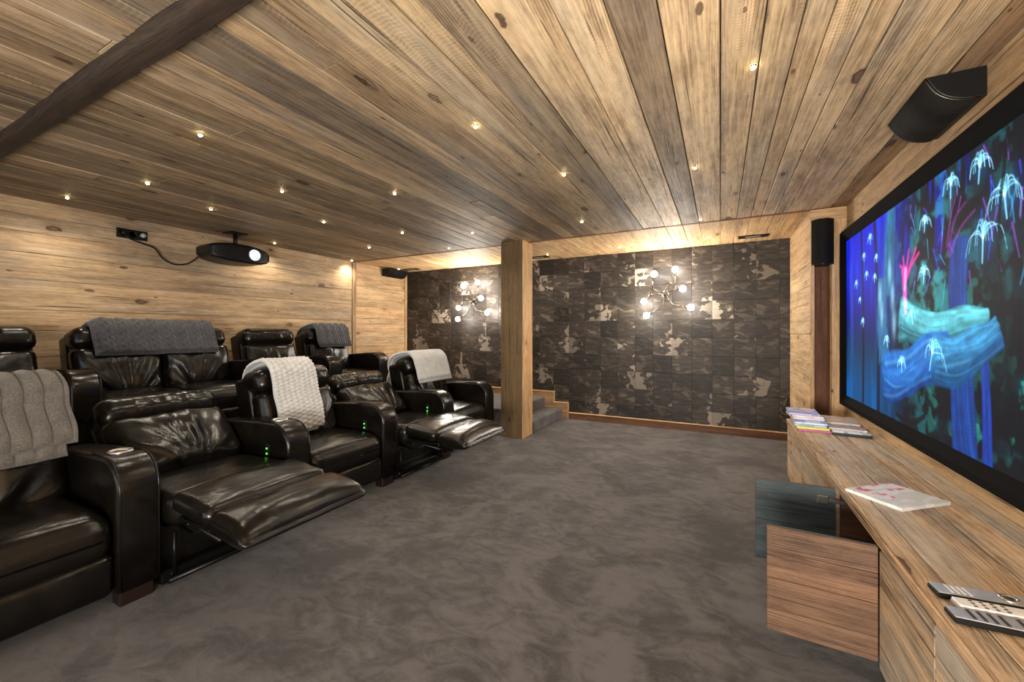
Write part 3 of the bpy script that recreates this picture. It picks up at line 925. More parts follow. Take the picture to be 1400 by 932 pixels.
def cabinet(y0, y1, label, doors=1, opened=False, bottom=.10):
    t = thing('media_cabinet', label, 'cabinet', ((CX + XR) / 2, (y0 + y1) / 2, 0))
    ox, oy = (CX + XR) / 2, (y0 + y1) / 2
    z1 = TOPZ - .036
    def L(nm, a, b, c, d, e, f, m=M['cab'], k=(1, 1, 1), bb=.002):
        o = bx(nm, a - ox, b - ox, c - oy, d - oy, e, f, m, t, bb); o.color = tuple(k) + (1,); return o
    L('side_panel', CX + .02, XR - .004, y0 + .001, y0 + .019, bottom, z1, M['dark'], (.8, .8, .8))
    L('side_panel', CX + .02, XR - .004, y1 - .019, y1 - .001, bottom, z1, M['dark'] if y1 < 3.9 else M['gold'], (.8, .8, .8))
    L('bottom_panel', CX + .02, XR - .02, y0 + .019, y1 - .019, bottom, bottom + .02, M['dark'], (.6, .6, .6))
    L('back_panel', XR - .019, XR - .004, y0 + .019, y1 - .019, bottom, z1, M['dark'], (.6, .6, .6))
    L('plinth', CX + .06, XR - .03, y0 + .001, y1 - .001, 0.0005, bottom, M['gap'])
    if not opened:
        w = (y1 - y0) / doors
        for i in range(doors):
            d = thing_child('door', t)
            zs = [bottom - .004]
            while zs[-1] < z1 - .02: zs.append(min(zs[-1] + random.uniform(.11, .17), z1))
            if len(zs) > 2 and zs[-1] - zs[-2] < .05: zs.pop(-2)
            for a, b_ in zip(zs[:-1], zs[1:]):
                k = random.uniform(.88, 1.15)
                board(d, (CX + .0195 - ox, y0 + i * w + .002 - oy, b_ - .0005), (0, 1, 0), (0, 0, -1), w - .004, b_ - a - .001, .0185, M['cab'], (k * 1.05, k, k * .92), b=.0015)
    return t
def thing_child(name, parent, loc=(0, 0, 0), rot=(0, 0, 0)):
    o = bpy.data.objects.new(name, None); o.empty_display_size = .05
    COL.objects.link(o); o.parent = parent; o.location = loc; o.rotation_euler = rot
    return o
cabinet(3.31, 3.965, 'closed wooden cabinet at the far end under the two magazine stacks', 1)
cabinet(2.42, 3.31, 'closed wooden cabinet behind the dark open cabinet door', 1)
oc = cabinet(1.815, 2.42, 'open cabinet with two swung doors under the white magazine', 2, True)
cabinet(1.41, 1.815, 'closed wooden cabinet just right of the brown open door', 1)
cabinet(.80, 1.41, 'closed wooden cabinet below the three remote controls', 1)
cabinet(.20, .80, 'closed wooden cabinet nearest the camera at the right', 1)
# open doors of the open cabinet: brown outside (near one), blue-grey inside (far one)
oxx, oyy = (CX + XR) / 2, (1.815 + 2.42) / 2
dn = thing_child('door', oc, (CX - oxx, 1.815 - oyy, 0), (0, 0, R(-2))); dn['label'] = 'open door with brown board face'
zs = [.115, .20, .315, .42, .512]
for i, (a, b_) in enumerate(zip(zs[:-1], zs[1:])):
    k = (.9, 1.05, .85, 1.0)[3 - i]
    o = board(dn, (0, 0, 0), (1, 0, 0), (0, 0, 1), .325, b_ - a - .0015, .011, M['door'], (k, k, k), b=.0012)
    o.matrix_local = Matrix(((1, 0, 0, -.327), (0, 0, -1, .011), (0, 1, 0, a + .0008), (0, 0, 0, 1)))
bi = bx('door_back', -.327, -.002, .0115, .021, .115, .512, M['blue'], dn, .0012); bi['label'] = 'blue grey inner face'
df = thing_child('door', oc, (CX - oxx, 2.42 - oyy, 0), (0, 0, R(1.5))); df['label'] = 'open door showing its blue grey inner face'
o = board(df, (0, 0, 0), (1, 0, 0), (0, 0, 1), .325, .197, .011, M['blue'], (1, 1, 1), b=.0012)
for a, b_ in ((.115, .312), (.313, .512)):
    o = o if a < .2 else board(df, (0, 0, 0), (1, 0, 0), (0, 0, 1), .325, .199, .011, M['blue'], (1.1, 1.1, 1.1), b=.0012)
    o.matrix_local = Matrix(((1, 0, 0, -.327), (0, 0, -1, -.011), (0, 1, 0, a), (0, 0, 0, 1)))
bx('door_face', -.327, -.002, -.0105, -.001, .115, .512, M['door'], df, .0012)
for hz in (.17, .455):
    h = bx('hinge', -.075, -.03, -.030, -.0222, hz - .02, hz + .02, M['metal'], df, .003)
    bx('hinge_arm', -.03, .035, -.034, -.026, hz - .009, hz + .009, M['metal'], h, .002)
    h2 = bx('hinge', -.075, -.03, .0215, .030, hz - .02, hz + .02, M['metal'], dn, .003)

# ------------------------------------------------------------------ magazines
def magazine(loc, rz, w, l, th, mat, label, group=None, spine='-x'):
    t = thing('magazine', label, 'magazine', loc, (0, 0, rz), group)
    bx('pages', -w / 2 + .003, w / 2 - .001, -l / 2 + .001, l / 2 - .001, .0008, th - .0008, M['paper'], t, .0008)
    m = MB()
    m.add(box_vf(-w / 2, w / 2, -l / 2, l / 2, 0, .0008)); m.add(box_vf(-w / 2, w / 2, -l / 2, l / 2, th - .0008, th))
    m.add(box_vf(-w / 2, -w / 2 + .0025, -l / 2, l / 2, .0008, th - .0008))
    m.add(box_vf(-w / 2, w / 2, -l / 2, -l / 2 + .0006, .0008, th - .0008))
    m.build('cover', mat, t)
    return t
LCOL = [((.45, .02, .22), (.5, .03, .25), (.7, .1, .3), 'magenta magazine at the bottom of the left stack'),
        ((.75, .75, .04), (.8, .8, .1), (.3, .5, .1), 'yellow magazine on the magenta one in the left stack'),
        ((.16, .30, .36), (.35, .5, .55), (.7, .75, .8), 'pale teal magazine on the yellow one in the left stack'),
        ((.55, .62, .75), (.75, .78, .85), (.15, .2, .5), 'pale blue magazine in the middle of the left stack'),
        ((.10, .13, .42), (.3, .35, .6), (.7, .7, .8), 'dark blue magazine above the pale blue one in the left stack'),
        ((.72, .70, .70), (.8, .78, .78), (.55, .12, .1), 'white and red magazine near the top of the left stack'),
        ((.75, .72, .76), (.75, .5, .62), (.6, .1, .4), 'pink and white magazine second from the top of the left stack'),
        ((.12, .17, .52), (.4, .45, .75), (.8, .8, .85), 'blue magazine on top of the left stack')]
z = TOPZ + .0005
for i, (a, b_, c, lab) in enumerate(LCOL):
    th = .0125 if i < 3 else .0115
    magazine((.592 - .004 * i + random.uniform(-.006, .006), 3.645 + .0235 * i, z), R(90 + random.uniform(-3, 3)) * 0 + R(random.uniform(-3, 3)), .19, .27, th, make_print('cover_print', a, b_, c, i + 1), lab, 'magazines in the left stack')
    z += th + .0003
RCOL = [((.010, .010, .012), (.02, .02, .022), (.03, .03, .03), 'black magazine at the bottom of the right stack'),
        ((.55, .62, .66), (.7, .72, .74), (.25, .3, .34), 'pale grey magazine on the black one in the right stack'),
        ((.5, .42, .44), (.7, .62, .62), (.45, .08, .1), 'pink grey magazine in the middle of the right stack'),
        ((.02, .02, .025), (.05, .04, .05), (.5, .1, .12), 'dark magazine second from the top of the right stack'),
        ((.42, .33, .26), (.55, .45, .38), (.3, .1, .08), 'brown beige magazine on top of the right stack')]
z = TOPZ + .0005
for i, (a, b_, c, lab) in enumerate(RCOL):
    th = .011
    mz = magazine((.810 - .006 * i, 3.60 + .045 * i, z), R(-7 + random.uniform(-3, 3)), .205, .28, th, make_print('cover_print', a, b_, c, i + 21), lab, 'magazines in the right stack')
    if i == 0:
        for ch in mz.children: ch.data.materials[0] = M['black']
    z += th + .0003
mg = magazine((.662, 2.272, TOPZ + .0005), R(41), .265, .215, .013, make_print('cover_print', (.78, .79, .80), (.62, .66, .66), (.70, .06, .16), 55), 'single white magazine with red marks lying on the worktop', None)

# ------------------------------------------------------------------ remote controls
def remote(loc, rz, w, kind, label):
    t = thing('remote_control', label, 'remote control', loc, (0, 0, rz), 'remote controls on the worktop')
    L = .225; hw = w / 2
    if kind == 'white':
        link('body', *rbox_vf(L / 2, hw, .0085, .0084, 10, 6, 2), M['silver'], t, True, (L / 2, 0, .0095))
        link('top_plate', *rbox_vf(L / 2 - .003, hw - .003, .003, .0029, 10, 6, 1), M['white'], t, True, (L / 2, 0, .0172))
        for i in range(4):
            for j in range(3):
                link('button', *sphere_vf(.0036, 10, 6, (1.25, .8, .45)), M['key'], t, True, (.035 + i * .02, (j - 1) * .0115, .0204))
        link('button', *lathe_vf([(.012, 0), (.012, .002), (.008, .003), (.003, .003)], 18), M['silver'], t, True, (.145, 0, .019))
    else:
        bx('body', 0, L, -hw, hw, .0008, .015, M['black'], t, .003)
        bx('top_plate', .002, L - .002, -hw + .002, hw - .002, .0152, .0175, M['silver'], t, .001)
        if kind == 'stripe':
            for i in range(8):
                xx = .035 + i * .019 + (.012 if i > 3 else 0)
                bx('button', xx, xx + .008, -hw + .006, hw - .006, .0176, .0195, M['key'], t, .001)
        else:
            for i in range(4):
                bx('button', .03 + i * .012, .036 + i * .012, -hw + .008, hw - .008, .0176, .0186, M['white'], t, .0006)
            link('ring', *lathe_vf([(.020, 0), (.020, .003), (.016, .0045), (.012, .003), (.012, 0)], 22, closed=False), M['metal'], t, True, (.15, 0, .0176))
            link('button', *lathe_vf([(.009, 0), (.009, .003), (.004, .004)], 16), M['key'], t, True, (.15, 0, .0176))
    return t
remote((.508, 1.487, TOPZ + .001), R(6), .054, 'ring', 'slim silver remote with a ring dial, farthest of the three')
remote((.528, 1.428, TOPZ + .001), R(5), .046, 'white', 'white rounded remote between two silver ones')
remote((.500, 1.376, TOPZ + .001), R(3), .050, 'stripe', 'black sided remote with striped keys, nearest of the three')

# ------------------------------------------------------------------ wall lamps with six bulbs
bulb_ld = bpy.data.lights.new('bulb_lamp', 'POINT')
bulb_ld.energy = BULB_POWER; bulb_ld.color = (1, .90, .76); bulb_ld.shadow_soft_size = .035
def wall_lamp(x, label):
    t = thing('wall_lamp', label, 'wall lamp', (x, YB - .003, 1.76), (0, 0, 0), 'six bulb wall lamps on the hide wall')
    link('wall_plate', *[(lambda vf: ([(a, -c, b) for a, b, c in vf[0]], vf[1]))(lathe_vf([(.05, 0), (.05, .012), (.045, .018), (.012, .02)], 24))][0], M['bronze'], t, True)
    link('hub', *sphere_vf(.022, 14, 8), M['bronze'], t, True, (0, -.10, 0))
    link('stem', *tube_vf([(0, -.015, 0), (0, -.1, 0)], .008, 8), M['bronze'], t, True)
    arms = [((-.155, -.13, -.01), (-.135, -.15, .19), (-.12, -.155, .255)),
            ((.13, -.09, .05), (.128, -.10, .24), (.125, -.10, .315)),
            ((.055, -.16, .135), (.165, -.17, .065), (.215, -.16, .045)),
            ((-.145, -.07, .07), (-.215, -.08, -.05), (-.255, -.085, -.09)),
            ((-.02, -.15, -.165), (-.16, -.17, -.255), (-.215, -.17, -.285)),
            ((.10, -.10, -.15), (.25, -.12, -.18), (.31, -.12, -.188))]
    for e, s, b_ in arms:
        hub = Vector((0, -.10, 0)); e, s, b_ = Vector(e), Vector(s), Vector(b_)
        p1 = hub.lerp(e, .85); p2 = e.lerp(s, .12)
        a = link('arm', *tube_vf([hub, p1, e, p2, s], .0072, 8), M['bronze'], t, True)
        d = (b_ - s).normalized()
        link('socket', *tube_vf([s - d * .012, s + d * .032], .016, 12), M['bronze'], a, True)
        link('bulb', *sphere_vf(.039, 14, 9), M['bulb'], a, True, tuple(s + d * .062))
        o = bpy.data.objects.new('bulb_lamp', bulb_ld); COL.objects.link(o); o.parent = a; o.location = s + d * .062 + Vector((0, -.07, 0))
wall_lamp(-.64, 'branching brass wall lamp with six lit bulbs right of the pillar')
wall_lamp(-3.60, 'branching brass wall lamp with six lit bulbs left of the pillar')

# ------------------------------------------------------------------ projector with bracket, cable, power plate
def projector():
    t = thing('projector', 'black ceiling projector with its lens lit, on the left wall', 'projector', (-4.72, 2.53, 2.0))
    def shp(p, u):
        k = 1 - .30 * abs(u.y) ** 2.2
        p.z = p.z * (1 - .38 * abs(u.y) ** 2.4) ; p.x *= k
        return p
    link('casing', *rbox_vf(.19, .30, .098, .035, 8, 16, 6, 3, shp), M['black'], t, True, (0, 0, .10))
    for s in (-1, 1):
        bx('side_grille', -.12, .12, s * .30 - .012, s * .30 + .012, .06, .145, M['steel_black'], t, .006)
    lx, ly, lz = .185, .105, .10
    rot = Matrix.Translation((lx, ly, lz)) @ Matrix.Rotation(R(90), 4, 'Y')
    def part(nm, prof, mat, closed=True):
        v, f = lathe_vf(prof, 28, closed=closed)
        return link(nm, [tuple(rot @ Vector(p)) for p in v], f, mat, t, True)
    part('lens_barrel', [(.072, -.05), (.072, .012), (.062, .018), (.058, .006), (.058, -.04)], M['glassy'], False)
    part('lens_ring', [(.056, .004), (.054, .012), (.047, .012), (.046, .002)], M['lens'], False)
    part('lens_ring', [(.036, .001), (.034, .008), (.029, .008), (.028, .0)], M['lens'], False)
    part('lens_glass', [(.046, -.012), (.03, -.003), (.002, .002)], M['glassy'])
    part('lamp_core', [(.019, .0035), (.012, .0065), (.002, .0075)], M['lamp'])
    bx('name_plate', .186, .189, -.03, .03, .085, .10, M['silver'], t, .001)
    m = MB(); m.add(tube_vf([(-.02, .02, .18), (-.02, .02, .338)], .022, 14)); m.build('drop_pole', M['black'], t, True)
    bx('bracket_plate', -.11, .07, -.07, .11, .334, .346, M['black'], t, .004)
    for s in (-1, 1):
        link('bracket_arm', *tube_vf([(-.02, .02, .215), (-.02 + s * .08, .02 + s * .09, .182)], .009, 8), M['black'], t, True)
    return t
projector()
pp = thing('power_plate', 'black three socket plate on the board wall left of the projector', 'socket', (XL + .003, 1.78, 2.20))
bx('plate', 0, .012, -.115, .115, -.045, .045, M['black'], pp, .003)
for i in range(3):
    v, f = lathe_vf([(.032, .0), (.032, .006), (.027, .007), (.025, .001)], 18)
    link('socket', [(c + .011, a + (i - 1) * .072, b) for a, b, c in v], f, M['steel_black'], pp, True)
v, f = lathe_vf([(.024, 0), (.022, .035), (.012, .045)], 14)
link('plug', [(c + .014, a - .072, b) for a, b, c in v], f, M['black'], pp, True)
link('plug', [(c + .014, a + .072, b) for a, b, c in v], f, M['silver'], pp, True)
def cable():
    P = [(XL + .06, 1.71, 2.195), (XL + .075, 1.73, 2.15), (XL + .07, 1.82, 2.12), (XL + .065, 1.93, 2.09), (XL + .06, 2.0, 2.00), (XL + .06, 2.10, 1.955), (XL + .075, 2.20, 1.975), (XL + .14, 2.25, 2.03), (-4.83, 2.263, 2.08)]
    pts = []
    for i in range(len(P) - 1):
        p0, p1, p2, p3 = [Vector(P[max(0, min(len(P) - 1, i + k))]) for k in (-1, 0, 1, 2)]
        for s in range(6):
            f_ = s / 6
            pts.append(.5 * ((2 * p1) + (p2 - p0) * f_ + (2 * p0 - 5 * p1 + 4 * p2 - p3) * f_ ** 2 + (3 * p1 - p0 - 3 * p2 + p3) * f_ ** 3))
    pts.append(Vector(P[-1]))
    o = link('power_cable', *tube_vf(pts, .0075, 8), M['black'], None, True)
    tag(o, 'black cable sagging from the socket plate to the projector', 'cable')
cable()

# ------------------------------------------------------------------ recliners
AW = .165      # width of an armrest
def wrinkle(p, seed, ax='z'):
    v = Vector((p.x * 3 + seed, p.y * 13 + 2.5 * noise.noise(Vector((p.x * 4, p.y * 4, p.z * 6 + seed))), p.z * 4 + seed * 2))
    n = noise.noise(v)
    r = 1 - abs(noise.noise(Vector((p.y * 9 + 3 * noise.noise(Vector((p.z * 5, seed, p.y * 3))), p.z * 3.2 + seed, 1.7)))) * 2
    return .55 * n + .7 * max(0, r) ** 3

def folds(p, yc, z0, seed):
    """creases fanning upward from the lower middle of a back cushion"""
    y, z = p.y - yc, p.z - z0
    r = math.hypot(y, z); a = math.atan2(y, z)
    n = noise.noise(Vector((a * 3.2 + .5 * noise.noise(Vector((r * 6, seed, 0))), r * 1.0, seed)))
    n2 = 1 - 2 * abs(noise.noise(Vector((a * 2.6 + seed, r * .8, seed * 1.7))))
    return .75 * n + .5 * max(0, n2) ** 2.2

def arm_profile():
    pr = [(-.82, .075), (0.0, .075), (0.006, .30), (.004, .50)]
    cx, cz, r = -.15, .52, .152
    for i in range(0, 11):
        a = R(i * 9)
        pr.append((cx + r * math.cos(a) + .002, cz + r * .98 * math.sin(a)))
    pr += [(-.30, .665), (-.50, .652), (-.82, .62)]
    return pr

def armrest(t, y0, cup=False, buttons=None, inner=None):
    pr = arm_profile()
    a = link('armrest', *prism_vf(pr, y0, y0 + AW, .022, 4), M['leather'], t, True)
    a.data.polygons.foreach_set('use_smooth', [len(p.vertices) < 5 for p in a.data.polygons])
    seam = [p for p in pr if p[0] > -.4 and p != pr[0]]
    seam = [(0.003, .085)] + seam[1:]
    for yy in (y0 + .012, y0 + AW - .012):
        link('piping', *tube_vf([(x, yy, z) for x, z in seam], .0042, 6), M['leather'], a, True)
    link('foot', *box_vf(-.105, -.025, y0 + .02, y0 + AW - .02, 0.0, .076, .004), M['foot'], t)
    link('foot', *box_vf(-.78, -.70, y0 + .02, y0 + AW - .02, 0.0, .076, .004), M['foot'], t)
    if cup:
        c = link('cup_holder', *lathe_vf([(.048, .004), (.048, .010), (.040, .011), (.037, .006), (.036, -.05), (.03, -.055)], 28, closed=False), M['metal'], a, True, (-.205, y0 + AW / 2, .668))
        link('cup_well', *lathe_vf([(.0365, -.002), (.033, .0015), (.002, .0015)], 24), M['black'], c, True, (0, 0, .002))
    if buttons is not None:
        yb = y0 - .003
        pn = link('control_panel', *rbox_vf(.022, .004, .042, .0038, 4, 2, 6), M['black'], a, True, (-.20, yb, .49))
        for k, dz in enumerate((-.018, .015)):
            link('button', *sphere_vf(.0062, 12, 7, (1, .5, 1)), M['led'], pn, True, (0, -.005, dz))
    return a

def cushion(name, t, c, h, r, mat=None, puff=.02, wr=.006, seed=1.0, nx=14, ny=18, nz=8, top='z', rot=None, extra=None):
    """soft cushion centre c, half size h; puffed on the axis `top`, wrinkled"""
    ti = 'xyz'.index(top)
    def shp(p, u):
        o = [0, 1, 2]; o.remove(ti)
        w = (1 - min(1, abs(u[o[0]])) ** 2.5) * (1 - min(1, abs(u[o[1]])) ** 2.5)
        if abs(u[ti]) > .5: p[ti] += puff * w * (1 if u[ti] > 0 else -.2)
        q = Vector((p.x + c[0], p.y + c[1], p.z + c[2]))
        d = (folds(q, c[1] + .05 * math.sin(seed * 5), -.10, seed) if top == 'x' and name == 'back_cushion' else wrinkle(q, seed) if top == 'x' else noise.noise(Vector((q.x * 7 + seed, q.y * 5, seed))) + .5 * noise.noise(Vector((q.x * 22, q.y * 9 + seed, seed)))) * wr * (.35 + .65 * w)
        n = Vector((u.x ** 3, u.y ** 3, u.z ** 3))
        if n.length > 1e-6: p = p + n.normalized() * d
        if extra: p = extra(p, u)
        return p
    v, f = rbox_vf(h[0], h[1], h[2], r, nx, ny, nz, 4, shp)
    if rot is not None: v = [rot @ (Vector(p) + Vector(c)) for p in v]; loc = None
    else: loc = c
    return link(name, v, f, mat or M['leather'], t, True, loc)

def back_matrix(tilt, slide):
    return Matrix.Translation((-.60 + slide, 0, .40)) @ Matrix.Rotation(R(-tilt), 4, 'Y')

def recliner(loc, w, label, reclined=False, seats=1, near_arm=False, far_arm=True, cup=False, buttons=False, near_cup=False, tilt=None, seed=1.0, group=None, name='recliner_seat'):
    """origin on the floor below the front near corner of the seat; +X = towards the screen, seat spans y 0..w"""
    t = thing(name, label, 'recliner' if seats == 1 else 'sofa', loc, (0, 0, 0), group)
    tl = tilt if tilt is not None else (47 if reclined else 13)
    sl = .10 if reclined else 0.0
    if near_arm: armrest(t, -AW, near_cup)
    if far_arm: armrest(t, w, cup, True if buttons else None)
    B = back_matrix(tl, sl)
    e = -.003
    sw = w / seats
    # base box between the arms
    if not reclined:
        bx('base', -.80, -.06, .004, w - .004, .08, .25, M['leather'], t, .01)
    else:
        bx('base', -.80, -.10, .004, w - .004, .02, .29, M['leather'], t, .01)
        bx('base_rail', -.095, -.03, .012, w - .012, .012, .075, M['steel_black'], t, .004)
    # back: shell, cushions, headrest
    def sh(p, u):
        return p
    v, f = rbox_vf(.095, w / 2 + e, .33, .035, 4, 8, 10, 3)
    link('back_shell', [B @ (Vector(p) + Vector((-.10, w / 2, .21))) for p in v], f, M['leather'], t, True)
    for i in range(seats):
        def lumb(p, u):
            if u.z < 0: p.x += .02 * (1 - abs(u.y) ** 2) * (-u.z)
            return p
        cushion('back_cushion', t, (.04, sw * (i + .5), .195), (.075, sw / 2 + (e if seats == 1 else -.001) - .004, .215), .06, puff=.045, wr=.034, seed=seed + i * 3.3, nx=6, ny=40, nz=30, top='x', rot=B, extra=lumb)
    def hr(p, u):
        p.x += .007 * noise.noise(Vector((p.y * 18 + seed, p.z * 3, seed))) * (1 - abs(u.y) ** 4) * (1 if u.x > -.2 else 0)
        if seats > 1: p.x -= .0
        return p
    cushion('headrest', t, (-.005, w / 2, .487), (.125, w / 2 + e, .095), .075, puff=.012, wr=.005, seed=seed + 9, nx=8, ny=40, nz=6, top='x', rot=B, extra=hr)
    # seat
    for i in range(seats):
        yc = sw * (i + .5)
        if not reclined:
            def nose(p, u):
                if u.x > .55: p.z -= .022 * ((u.x - .55) / .45) ** 2 * (1 if u.z > 0 else 0)
                return p
            cushion('seat_cushion', t, (-.285, yc, .345), (.30, sw / 2 - .003, .105), .07, puff=.022, wr=.006, seed=seed + 5 + i, nx=18, ny=20, nz=6, top='z', extra=nose)
            cushion('front_panel', t, (-.035, yc, .175), (.04, sw / 2 - .003, .095), .035, puff=.012, wr=.008, seed=seed + 7 + i, nx=4, ny=22, nz=8, top='x')
        else:
            def sag(p, u):
                p.z += .015 * u.x
                return p
            cushion('seat_cushion', t, (-.215, yc, .375), (.30, sw / 2 - .004, .085), .06, puff=.018, wr=.005, seed=seed + 5, nx=18, ny=20, nz=6, top='z', extra=sag)
            Rf = Matrix.Translation((.07, 0, .462)) @ Matrix.Rotation(R(5), 4, 'Y')
            def flare(p, u):
                return p
            fr = cushion('footrest', t, (.155, yc, -.02), (.165, sw / 2 - .002, .05), .045, puff=.024, wr=.007, seed=seed + 6, nx=12, ny=22, nz=4, top='z', rot=Rf, extra=flare)
            def tip(p, u):
                if u.x > 0: p.z = -.012 + (p.z + .012) * (1 - .72 * u.x ** 2.2); p.y *= 1 + .02 * u.x
                return p
            cushion('footrest', t, (.478, yc, -.022), (.150, sw / 2 + .004, .052), .045, puff=.028, wr=.006, seed=seed + 8, nx=12, ny=22, nz=4, top='z', rot=Rf, extra=tip)
            # folding mechanism
            m = MB()
            for yy in (.06, w - .06):
                m.add(tube_vf([(-.25, yy, .22), (.10, yy, .345), (.40, yy, .315)], .011, 6))
                m.add(tube_vf([(-.10, yy + .015, .30), (.12, yy + .015, .27), (.26, yy + .015, .335)], .009, 6))
                m.add(tube_vf([(-.30, yy, .05), (-.02, yy, .05)], .012, 6)); m.add(tube_vf([(-.02, yy, .05), (-.02, yy, .26)], .010, 6))
            m.add(tube_vf([(.02, .02, .045), (.02, w - .02, .045)], .014, 8))
            m.add(tube_vf([(.10, .06, .32), (.10, w - .06, .32)], .010, 6))
            m.build('linkage', M['steel_black'], t, True)
            bx('under_board', .08, .36, .03, w - .03, .352, .366, M['steel_black'], t, .003)
    return t

FX = -2.40
PITCH = .803
W1 = PITCH - AW
y0 = .957
FR = 'leather recliners of the front row'
recliner((FX, y0 - PITCH, 0), W1, 'nearest front row recliner with the taupe ribbed throw on its back', near_arm=True, cup=True, seed=1.3, group=FR)
recliner((FX, y0, 0), W1, 'front row recliner tilted back with footrest out, nearest the camera', reclined=True, cup=True, buttons=True, seed=4.1, group=FR)
recliner((FX, y0 + PITCH, 0), W1, 'upright front row recliner with the long white throw', buttons=True, seed=7.7, group=FR)
recliner((FX, y0 + 2 * PITCH, 0), W1, 'front row recliner tilted back with footrest out, near the pillar', reclined=True, buttons=True, seed=10.2, group=FR)
recliner((FX, y0 + 3 * PITCH, 0), W1, 'farthest front row recliner, pale throw on its back, by the pillar', seed=13.9, group=FR)
BX = -3.92
BR = 'leather seats of the rear row'
Z2 = PLAT
recliner((BX, .44, Z2), .62, 'rear row recliner at the left edge without a throw', near_arm=True, far_arm=True, seed=21.0, group=BR)
recliner((BX, 1.227, Z2), 1.13, 'wide rear row loveseat with the charcoal cable throw', seats=2, far_arm=True, seed=24.0, group=BR, name='loveseat')
recliner((BX, 2.525, Z2), .585, 'rear row recliner between the loveseat and the last seat, no throw', far_arm=True, seed=28.0, group=BR)
recliner((BX, 3.280, Z2), .585, 'last rear row recliner with the folded grey cable throw', far_arm=True, seed=31.0, group=BR)

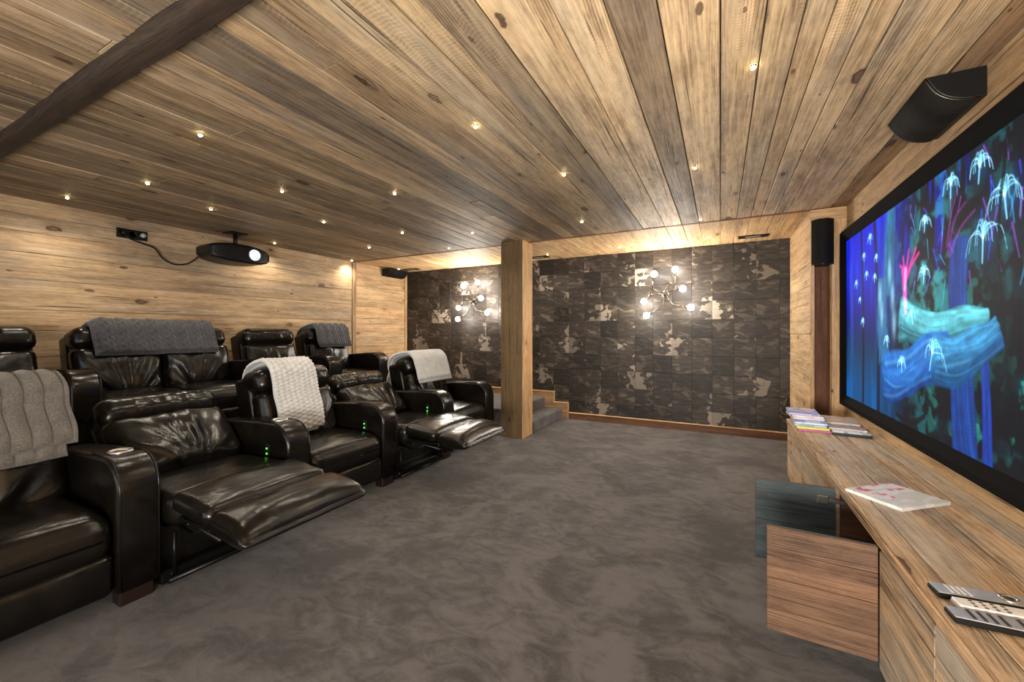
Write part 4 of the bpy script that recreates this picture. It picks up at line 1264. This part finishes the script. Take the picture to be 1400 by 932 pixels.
# ------------------------------------------------------------------ throws over the backs
def throw(loc, tilt, path, y0, y1, mat, pattern, label, ns=150, ny=110, thick=.016, amp=.008, skew=0.0, under=None, seed=0.0, wave=.012):
    """path: list of (n, u) in the frame of the back; runs from the front hem over the top to the back hem"""
    t = thing('knitted_throw', label, 'throw', loc)
    B = back_matrix(tilt, .10 if tilt > 30 else 0)
    # smooth resampled path
    P = [Vector(p) for p in path]; pts = []
    for i in range(len(P) - 1):
        p0, p1, p2, p3 = [P[max(0, min(len(P) - 1, i + k))] for k in (-1, 0, 1, 2)]
        for s in range(12):
            f_ = s / 12
            pts.append(.5 * ((2 * p1) + (p2 - p0) * f_ + (2 * p0 - 5 * p1 + 4 * p2 - p3) * f_ ** 2 + (3 * p1 - p0 - 3 * p2 + p3) * f_ ** 3))
    pts.append(P[-1])
    d = [0]
    for a, b_ in zip(pts[:-1], pts[1:]): d.append(d[-1] + (b_ - a).length)
    def samp(s):
        for i in range(len(d) - 1):
            if d[i + 1] >= s or i == len(d) - 2:
                f_ = (s - d[i]) / max(1e-6, d[i + 1] - d[i]); p = pts[i].lerp(pts[i + 1], f_); tg = (pts[i + 1] - pts[i]).normalized()
                return p, tg
    def pat(s, y):
        if pattern == 'rib':
            k = y / .066
            return .95 * abs(math.sin(math.pi * k)) ** .45 + .12 * math.sin(s * 420 + 6 * k) * (abs(math.sin(math.pi * k)) > .3)
        if pattern == 'cable':
            per = .105; k = (y / per) % 1.0; ph = s / .11
            off = .20 * math.sin(2 * math.pi * ph)
            a = math.exp(-((k - .5 - off) / .13) ** 2); b2 = math.exp(-((k - .5 + off) / .13) ** 2)
            over = .5 + .5 * math.cos(2 * math.pi * ph)
            side = .45 * math.exp(-((min(k, 1 - k)) / .07) ** 2)
            return max(a * (.75 + .25 * over), b2 * (1 - .3 * over), side) + .10 * math.sin(s * 500) * math.sin(y * 500)
        if pattern == 'basket':
            k = y / .043; q = s / .028
            return (.55 + .45 * math.sin(2 * math.pi * q + (math.pi if int(k) % 2 else 0))) * abs(math.sin(math.pi * k)) ** .5
        k = y / .030
        return abs(math.sin(math.pi * k)) ** .6 + .2 * math.sin(s * 380)
    def sheet(name, s_from, s_to, lift, ya, yb, parent):
        v = []; f = []
        S = s_to - s_from
        for side in (1, 0):
            for i in range(ns + 1):
                s = s_from + S * i / ns
                for j in range(ny + 1):
                    y = ya + (yb - ya) * j / ny
                    edge = min(1, min(j, ny - j) / 3.0, min(i, ns - i) / 3.0)
                    s2 = s + wave * noise.noise(Vector((y * 6 + seed, 3.1, seed))) * (1 - i / ns) * (1 if i < ns * .5 else 0)
                    y2 = y + wave * noise.noise(Vector((s * 6 + seed, 7.7, seed))) + skew * (s_to - s)
                    p, tg = samp(max(0, min(d[-1], s2)))
                    nrm = Vector((tg.y, -tg.x))      # outward (towards +n in front)
                    h = lift + wave * .5 * (noise.noise(Vector((y * 7, s * 7, seed))) + .3)
                    if side: h += thick * (.4 + .6 * edge ** .5) + amp * pat(s, y - ya) * edge
                    q = p + nrm * h
                    v.append(B @ Vector((q.x, y2, q.y)))
        N = (ns + 1) * (ny + 1); w_ = ny + 1
        for i in range(ns):
            for j in range(ny):
                a = i * w_ + j
                f.append((a, a + 1, a + w_ + 1, a + w_)); f.append((N + a, N + a + w_, N + a + w_ + 1, N + a + 1))
        for i in range(ns):
            for j in (0, ny):
                a = i * w_ + j; b2 = a + w_
                f.append((a, b2, N + b2, N + a) if j == 0 else (a, N + a, N + b2, b2))
        for j in range(ny):
            for i in (0, ns):
                a = i * w_ + j; b2 = a + 1
                f.append((a, N + a, N + b2, b2) if i == 0 else (a, b2, N + b2, N + a))
        return link(name, v, f, mat, parent, True)
    T = d[-1]
    if under:
        sheet('under_layer', 0, T * .9, .002, y0 + under[1], y1 + under[2], t)
        sheet('knit_layer', under[0], T, thick + .008, y0, y1, t)
    else:
        sheet('knit_layer', 0, T, .002, y0, y1, t)
    return t
OVER = [(.155, .46), (.152, .50), (.145, .545), (.10, .598), (.02, .606), (-.06, .604), (-.125, .585), (-.165, .53), (-.17, .46)]
# taupe ribbed one on the nearest seat
throw((FX, y0 - PITCH, 0), 13, [(.185, .20), (.175, .26), (.165, .33)] + [(.165, .40)] + OVER + [(-.225, .36), (-.225, .22)], .05, .60, M['wool_taupe'], 'rib',
      'taupe rib knit throw on the nearest front row recliner', ns=130, ny=150, under=(.055, .02, -.03), seed=2.0, skew=.05, wave=.02, amp=.019, thick=.014)
throw((FX, y0 + PITCH, 0), 13, [(.158, .05), (.190, .12), (.190, .20), (.180, .28), (.168, .34), (.160, .40)] + OVER + [(-.22, .36), (-.225, .20)], .085, .455, M['wool_white'], 'basket',
      'long white cable knit throw over the upright front row recliner', ns=190, ny=110, under=(.035, .03, -.03), seed=5.0, wave=.010, amp=.014, skew=-.03)
throw((FX, y0 + 3 * PITCH, 0), 13, [(.175, .27), (.165, .34), (.160, .40)] + OVER + [(-.22, .36), (-.225, .16)], .02, .60, M['wool_pale'], 'fine',
      'pale grey knit throw on the farthest front row recliner by the pillar', ns=110, ny=130, under=(.03, .03, .03), seed=8.0, wave=.016, amp=.010)
throw((BX, 1.227, Z2), 13, [(.172, .31), (.165, .36), (.160, .41)] + OVER + [(-.22, .38), (-.225, .30)], .14, .985, M['wool_grey'], 'cable',
      'charcoal cable knit throw across the rear loveseat headrest', ns=110, ny=200, under=(.02, -.035, .0), seed=11.0, wave=.012, amp=.013)
throw((BX, 3.280, Z2), 13, [(.172, .32), (.165, .36), (.160, .41)] + OVER + [(-.22, .38), (-.225, .30)], .06, .55, M['wool_mid'], 'cable',
      'grey cable knit throw on the last rear row recliner', ns=100, ny=140, under=(.02, .03, .02), seed=14.0, wave=.010, amp=.015)

for o in SC.objects:
    if o.type == 'MESH' and o.parent is None and 'kind' not in o and 'label' not in o:
        print('untagged', o.name)
